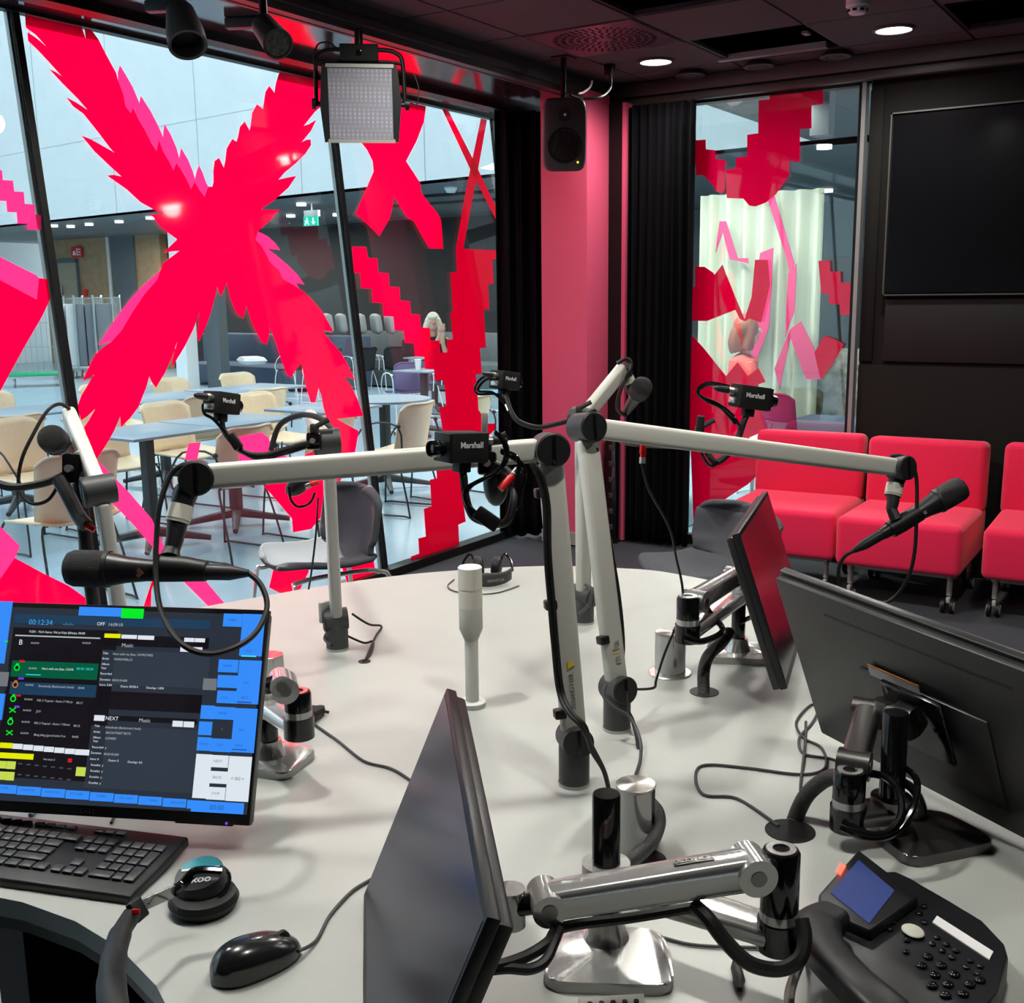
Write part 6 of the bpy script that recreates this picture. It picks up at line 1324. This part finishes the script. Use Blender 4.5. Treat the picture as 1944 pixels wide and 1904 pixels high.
# ================================================================ DESK PHONE
ph = at(1740, 1800); ph.z = TZ
PZ = TZ+.045
tp_ = thing('desk_phone', 'dark desk phone with blue display, white strip and red lamp, bottom right', 'telephone', ph)
def pp(L, zt_, h, m, name, parent=None, z1=None, bev=0):
    P = [at(x, y, zt_) for x, y in L]; mb = MB(); mb.slab([p_-Vector((0, 0, h)) for p_ in P], (0, 0, h))
    if bev: bmesh.ops.bevel(mb.bm, geom=mb.bm.edges[:], offset=bev, segments=3, affect='EDGES', profile=.5)
    return part(tp_, name, mb, m, parent=parent, sharp=40)
body = pp([(1640, 1655), (1700, 1652), (1735, 1668), (1800, 1715), (1865, 1745), (1908, 1790), (1915, 1815), (1895, 1880), (1860, 1930), (1740, 1960), (1620, 1870), (1580, 1780), (1560, 1710)], PZ-.004, .038, 'phone', 'body', bev=.005)
head_ = pp([(1630, 1611), (1745, 1700), (1652, 1765), (1555, 1722), (1554, 1696)], PZ+.012, .016, 'phone', 'display_head', bev=.004)
pp([(1630, 1632), (1698, 1690), (1650, 1752), (1577, 1694)], PZ+.0135, .0012, 'lcd', 'display', parent=head_)
pp([(1596, 1637), (1606, 1643), (1596, 1660), (1586, 1654)], PZ+.0140, .002, 'lamp_red', 'message_lamp', parent=head_)
pp([(1779, 1738), (1886, 1806), (1878, 1821), (1770, 1750)], PZ-.0025, .0018, 'lbl_white', 'name_strip', parent=body)
q = at(1733, 1767, PZ); nav = part(tp_, 'navigation_key', MB().ball(q, .0125, (1, 1.25, .28), n=24, rot=(0, 0, .8)), 'ivory_ring', parent=body)
KB = [(1716, 1726), (1754, 1720), (1746, 1733), (1689, 1763), (1696, 1750), (1754, 1750), (1722, 1784), (1720, 1806), (1779, 1779), (1770, 1791), (1797, 1792), (1789, 1804), (1815, 1804), (1807, 1817), (1842, 1823), (1834, 1835), (1861, 1833), (1854, 1847)]
NUM = [(1761, 1815), (1787, 1832), (1812, 1849), (1750, 1832), (1775, 1850), (1800, 1868), (1841, 1868), (1829, 1886), (1770, 1870), (1795, 1888), (1860, 1860)]
for (x, y), r_ in [(b, .0042) for b in KB]+[(b, .0065) for b in NUM]:
    q = at(x, y, PZ-.002); part(tp_, 'button', MB().ball(q, r_, (1, 1, .45), n=14), 'black_gloss', parent=body)
hs = [(dp(1578, 1740, 1.46), .030), (dp(1560, 1752, 1.43), .028), (dp(1568, 1800, 1.36), .020), (dp(1620, 1860, 1.30), .019), (dp(1700, 1925, 1.24), .024), (dp(1740, 1960, 1.22), .027)]
def handset():
    mb = MB(); P = [at(1585, 1738, TZ+.062), at(1550, 1768, TZ+.062), at(1572, 1815, TZ+.072), at(1625, 1872, TZ+.078), at(1680, 1925, TZ+.074), at(1725, 1975, TZ+.062)]; S = spline(P, 6); R = [.020, .028, .023, .022, .025, .028]
    rings = []
    for i, p_ in enumerate(S):
        d_ = (S[min(i+1, len(S)-1)]-S[max(0, i-1)]).normalized(); s1 = d_.cross(Vector((0, 0, 1))).normalized(); u1_ = s1.cross(d_)
        f_ = i/(len(S)-1)*(len(R)-1); j = min(int(f_), len(R)-2); r_ = R[j]*(1-f_+j)+R[j+1]*(f_-j)
        rings.append([mb.bm.verts.new(p_+s1*(r_*1.05*math.copysign(abs(math.cos(a))**.6, math.cos(a)))+u1_*(r_*.75*math.copysign(abs(math.sin(a))**.6, math.sin(a)))) for a in [2*PI*k/24 for k in range(24)]])
    mb._skin(rings); return mb
part(tp_, 'handset', handset(), 'phone', sharp=60)
cable('coiled silver grey phone cord dropping beside the handset', [(1535, 1790, 1.4), (1518, 1830, 1.3), (1500, 1880, 1.24), (1498, 1930, 1.2)], .006, 'leg_grey')
# ---------------- small remote at the bottom edge
r0 = [(1098, 1893), (1222, 1886), (1230, 1935), (1105, 1945)]
P = [at(x, y, TZ+.016) for x, y in r0]; mb = MB(); mb.slab([p_-Vector((0, 0, .015)) for p_ in P], (0, 0, .015)); tr_ = thing('button_box', 'grey button box cut by the bottom edge of the photo', 'control panel', P[0])
part(tr_, 'case', mb, 'leg_grey')
for k in range(5): q = at(1120+k*22, 1908-k*1.2, TZ+.017); part(tr_, 'button', MB().cyl(q, q+Vector((0, 0, .003)), .003), 'plastic_dark')
# ---------------- operator chair in the cut-out
oc = thing('office_chair', 'black mesh office chair pushed into the desk cut-out, bottom left', 'chair', (-1.25, .42, 0), rz(70))
part(oc, 'seat', MB().box((0, 0, .46), (.48, .48, .07), bev=.03, seg=4), 'mesh_black', local=True)
def ocb(u, v): s = u*2-1; return (.23-.05*s*s-.02*math.sin(v*PI), s*.22*(1-.12*v**4), .50+.19*v)
part(oc, 'backrest', MB().grid(ocb, 14, 10), 'mesh_black', local=True, mods=[('SOLIDIFY', {'thickness': .012})])
part(oc, 'back_frame', MB().tube([ocb(0, k/6) for k in range(7)]+[ocb(k/10, 1) for k in range(1, 11)]+[ocb(1, 1-k/6) for k in range(1, 7)], .012, n=8, sub=3), 'frame_chair', local=True)
part(oc, 'gas_column', MB().cyl((0, 0, .1), (0, 0, .44), .03), 'charcoal', local=True)
for k in range(5):
    a = 2*PI*k/5; part(oc, 'base_spoke', MB().loft([((0, 0, .11), .03), ((math.cos(a)*.3, math.sin(a)*.3, .07), .018)], n=10), 'charcoal', local=True)
    part(oc, 'caster', MB().ball((math.cos(a)*.3, math.sin(a)*.3, .03), .03), 'rubber', local=True)
# ================================================================ CEILING FITTINGS
# perforated diffuser tile
vx, vy = (-3.06+.61/2, 5.13)
t = thing('ceiling_diffuser', 'square perforated air diffuser with rings of slots in the ceiling', 'vent', (vx, vy, CZ))
part(t, 'plate', MB().box((vx, vy, CZ-.003), (.588, .578, .004)), 'diffuser_plate' if 'diffuser_plate' in MATS else 'soffit')
mb = MB()
for ring in range(6):
    r_ = .055+ring*.038; n_ = int(2*PI*r_/.034)
    for k in range(n_):
        a = 2*PI*k/n_+ring*.2; mb.box((vx+math.cos(a)*r_, vy+math.sin(a)*r_, CZ-.0062), (.024, .011, .002), rot=(0, 0, a))
part(t, 'slots', mb, 'black')
def disc(label, px, py):
    p = at(px, py, CZ-.02); t = thing('ceiling_disc', label, 'vent', (p.x, p.y, CZ-.02), group='round dark ceiling valves')
    part(t, 'body', MB().lathe([(.055, .03), (.075, .012), (.085, .0), (.080, -.004), (.055, -.002), (.05, .004), (0, .004)], (p.x, p.y, CZ-.028), n=32), 'cornice')
    part(t, 'insert', MB().cyl((p.x, p.y, CZ-.030), (p.x, p.y, CZ-.026), .045, n=24), 'tile')
disc('round dark ceiling valve near the rear corner, leftmost of the row', 1310, 141); disc('round dark ceiling valve in the middle of the row above the rear window', 1440, 124); disc('round dark ceiling valve, rightmost of the row above the rear window', 1586, 105)
p = at(1628, 12, CZ-.03)
t = thing('smoke_detector', 'white smoke detector at the top edge of the ceiling', 'detector', (p.x, p.y, CZ-.06))
part(t, 'base', MB().lathe([(0, 0), (.05, 0), (.05, -.03), (.045, -.034), (0, -.034)], (p.x, p.y, CZ), n=32), 'lbl_white')
part(t, 'sensor_cap', MB().lathe([(0, 0), (.040, 0), (.044, -.010), (.032, -.028), (0, -.030)], (p.x, p.y, CZ-.034), n=32), 'lbl_white')
for k in range(8): a = 2*PI*k/8; part(t, 'slot', MB().box((p.x+math.cos(a)*.041, p.y+math.sin(a)*.041, CZ-.049), (.006, .018, .010), rot=(0, 0, a)), 'black')
# loudspeaker
_t = at(1070, 118, CZ); SK = (R_.transposed() @ (_t-CAM)).z/5.0*.985; sc_ = dp(1071, 256, 5.0*SK); sd_p = Vector((sc_.x, sc_.y, 0))
nf = (CAM-sc_); nf.z = 0; nf.normalize(); nf = (nf+Vector((.10, 0, -.16))).normalized(); sxv = Vector((0, 0, 1)).cross(nf).normalized(); suv = nf.cross(sxv)
Ms = rmat(sxv, suv, nf, sc_) @ Matrix.Scale(SK, 4)
sp_ = thing('loudspeaker', 'dark grey studio loudspeaker hanging in front of the pink pillar', 'loudspeaker', sc_)
def rrect(w, h, e, n=48): return [(math.copysign(abs(math.cos(a))**e, math.cos(a))*w/2, math.copysign(abs(math.sin(a))**e, math.sin(a))*h/2) for a in [2*PI*k/n for k in range(n)]]
mb = MB(Ms)
rings = []
for zf, sc1 in ((-.13, .80), (-.09, .93), (-.03, 1.0), (.02, 1.0), (.035, .965), (.040, .92)):
    rings.append([mb.bm.verts.new(Ms @ Vector((x*sc1, y*sc1, zf))) for x, y in rrect(.198, .318, .32)])
mb._skin(rings); part(sp_, 'cabinet', mb, 'speaker_grey' if 'speaker_grey' in MATS else 'charcoal', sharp=50)
part(sp_, 'woofer', MB(Ms).lathe([(.078, 0), (.078, .003), (.070, .004), (.060, -.004), (.03, -.018), (0, -.016)], (0, -.045, .040), (0, 0, 1), n=40), 'black_matte')
part(sp_, 'tweeter', MB(Ms).lathe([(.030, 0), (.016, -.004), (.009, -.002), (.006, .003), (0, .004)], (0, .088, .041), (0, 0, 1), n=32), 'plastic_dark')
part(sp_, 'tweeter_dome', MB(Ms).ball((0, .088, .043), .007), 'logo_light')
part(sp_, 'power_light', MB(Ms).ball((.060, -.118, .041), .0045), 'lamp_yellow')
text('GENELEC', .011, Ms @ Matrix.Translation((0, -.140, .0385)), 'logo_light', 'maker_logo', sp_)
top = Vector((sc_.x, sc_.y, CZ)); part(sp_, 'ceiling_rod', MB().cyl(sc_+Vector((0, 0, .15))-nf*.03, top-nf*.03, .015), 'black')
part(sp_, 'ceiling_plate', MB().box(top-nf*.03-Vector((0, 0, .006)), (.10, .10, .012)), 'black')
part(sp_, 'bracket', MB().box(sc_+Vector((0, 0, .17))-nf*.05, (.03, .10, .05), rot=rmat(sxv, suv, nf), bev=.004), 'black')
cable('black speaker cable swinging from the ceiling socket to the loudspeaker', [(1156, 138, 6.0), (1160, 152, 6.0), (1157, 170, 6.0), (1140, 184, 5.9), (1105, 187, 5.85), (1082, 180, 5.8)], .008)
cable('short white cable behind the loudspeaker rod', [(1124, 153, 6.0), (1120, 165, 6.0), (1108, 175, 5.95), (1098, 178, 5.9)], .006, 'lbl_white')
p = at(1158, 122, CZ); solo('ceiling_socket', 'small black socket box on the ceiling right of the loudspeaker', 'socket', MB().box((p.x, p.y, CZ-.035), (.05, .05, .07), bev=.004), 'black')
# LED panel light
_q = at(690, 64, SZ); LK = (R_.transposed() @ (_q-CAM)).z/3.75*.99; lc = dp(685, 197, 3.75*LK); nfl = (CAM-lc); nfl.z = 0; nfl.normalize(); nfl = (nfl+Vector((0, 0, -.10))).normalized(); lx = Vector((0, 0, 1)).cross(nfl).normalized(); lu = nfl.cross(lx); Ml = rmat(lx, lu, nfl, lc) @ Matrix.Scale(LK, 4)
lp = thing('panel_light', 'square lamp panel with white diffuser in a black yoke under the soffit', 'studio light', lc)
Wp, Hp = .232, .250
hb = part(lp, 'housing', MB(Ml).box((0, 0, -.03), (Wp, Hp, .05), bev=.004), 'charcoal')
for s in (-1, 1): part(lp, 'end_cap', MB(Ml).prism([(-.012, -Hp/2*.96), (.006, -Hp/2), (.018, 0), (.006, Hp/2), (-.012, Hp/2*.96)] if s > 0 else [(.012, Hp/2*.96), (-.006, Hp/2), (-.018, 0), (-.006, -Hp/2), (.012, -Hp/2*.96)], .07, Matrix.Translation((s*(Wp/2+.004), 0, -.065))), 'plastic_dark')
for s in (-1, 1): part(lp, 'edge_rail', MB(Ml).box((0, s*(Hp/2-.004), .0), (Wp-.004, .012, .012)), 'leg_grey')
dm = bpy.data.materials.new('diffuser'); dm.use_nodes = True; MATS['diffuser'] = dm; b_ = dm.node_tree.nodes['Principled BSDF']; b_.inputs['Roughness'].default_value = .4
vr = dm.node_tree.nodes.new('ShaderNodeTexVoronoi'); vr.inputs['Scale'].default_value = 62; vr.inputs['Randomness'].default_value = 0; tcx = dm.node_tree.nodes.new('ShaderNodeTexCoord')
mpn = dm.node_tree.nodes.new('ShaderNodeMapping'); dm.node_tree.links.new(tcx.outputs['Generated'], mpn.inputs['Vector']); mpn.inputs['Scale'].default_value = (.27, .27, .27)
dm.node_tree.links.new(mpn.outputs[0], vr.inputs['Vector'])
cr = dm.node_tree.nodes.new('ShaderNodeValToRGB'); cr.color_ramp.elements[0].color = (.29, .29, .34, 1); cr.color_ramp.elements[0].position = .15; cr.color_ramp.elements[1].color = (.18, .18, .205, 1); cr.color_ramp.elements[1].position = .5
dm.node_tree.links.new(vr.outputs['Distance'], cr.inputs['Fac']); dm.node_tree.links.new(cr.outputs[0], b_.inputs['Base Color'])
part(lp, 'diffuser', MB(Ml).box((0, 0, -.002), (Wp-.008, Hp-.022, .008)), 'diffuser')
yk = part(lp, 'yoke', MB(Ml).tube([(-.150, .0, -.035), (-.150, .05, -.035), (-.145, .14, -.035), (-.125, .165, -.035), (-.08, .175, -.035), (.08, .175, -.035), (.125, .165, -.035), (.145, .14, -.035), (.150, .05, -.035), (.150, 0, -.035)], .0075, n=10, sub=4), 'black')
part(lp, 'yoke_bar', MB(Ml).tube([(-.142, .132, -.035), (-.08, .137, -.035), (.08, .137, -.035), (.142, .132, -.035)], .006, n=8), 'black', parent=yk)
part(lp, 'power_unit', MB(Ml).box((0, .165, -.04), (.13, .055, .05), bev=.004), 'black_matte')
part(lp, 'power_knob', MB(Ml).box((0, .165, -.012), (.016, .016, .006), bev=.002), 'black_gloss')
for s in (-1, 1): part(lp, 'side_knob', MB(Ml).loft([((s*.128, 0, -.035), .008), ((s*.150, 0, -.035), .009), ((s*.152, 0, -.035), .020), ((s*.166, 0, -.035), .018)], n=20), 'black')
cp = lc+lu*.19*LK-nfl*.04; part(lp, 'hanging_spigot', MB().cyl(cp, Vector((cp.x, cp.y, SZ+.0)), .018), 'black')
part(lp, 'light_cable', MB(Ml).tube([(-.148, .11, -.035), (-.152, .15, -.03), (-.135, .19, -.03), (-.10, .195, -.03), (-.07, .175, -.03)], .0028, n=6), 'rubber')
part(lp, 'light_cable', MB(Ml).tube([(.16, .02, -.03), (.19, .0, -.03), (.20, .05, -.03), (.185, .10, -.035)], .0018, n=6), 'rubber')
# track spotlights
def spotlight(label, head_px, tip_px, dep0, dep1, box_px, r, front_open):
    a, b = dp(*head_px, dep0), dp(*tip_px, dep1); d = (b-a).normalized(); t = thing('spotlight', label, 'spotlight', a, group='black track spotlights')
    part(t, 'barrel', MB().loft([(a-d*.01, r*.6), (a, r*.72), (a+d*.02, r*.78), (b-d*.05, r*.98), (b, r), (b-d*.002, r*.84), (b-d*.05, r*.80)] if front_open else [(a-d*.01, r*.6), (a, r*.8), (b-d*.012, r*.97), (b, r), (b-d*.001, r*.86)], n=36, cap=False), 'charcoal')
    part(t, 'end_cap', MB().loft([(a-d*.012, r*.55), (a-d*.008, r*.60)], n=28), 'charcoal')
    part(t, 'louvre', MB().loft([(b-d*(.05 if front_open else .006), r*.82), (b-d*(.048 if front_open else .004), r*.82)], n=28), 'black' if front_open else 'honeycomb')
    c = at(box_px[0], box_px[1], SZ-.03); ad = part(t, 'track_adapter', MB().box((c.x, c.y, SZ-.022), (.045, .16, .04), rot=(0, 0, -1.15), bev=.003), 'charcoal')
    top_ = a-d*.0+Vector((0, 0, .0)); part(t, 'stem', MB().tube([Vector((a.x, a.y, SZ)), a+d*.01], .014, smooth=False, n=12), 'black')
    part(t, 'bracket', MB().box(Vector((a.x, a.y, SZ-.02)), (.06, .06, .04), bev=.004), 'black')
    return t
mat('honeycomb', (.10, .10, .08), .6, noise=.9, nscale=90)
spotlight('black track spotlight pointing down with an open hood, left of the two', (342, 22), (357, 86), 3.45, 3.40, (316, 16, 3.5), .060, True)
spotlight('black track spotlight with honeycomb front turned to the room, right of the two', (500, 48), (528, 84), 3.68, 3.58, (465, 48, 3.7), .050, False)
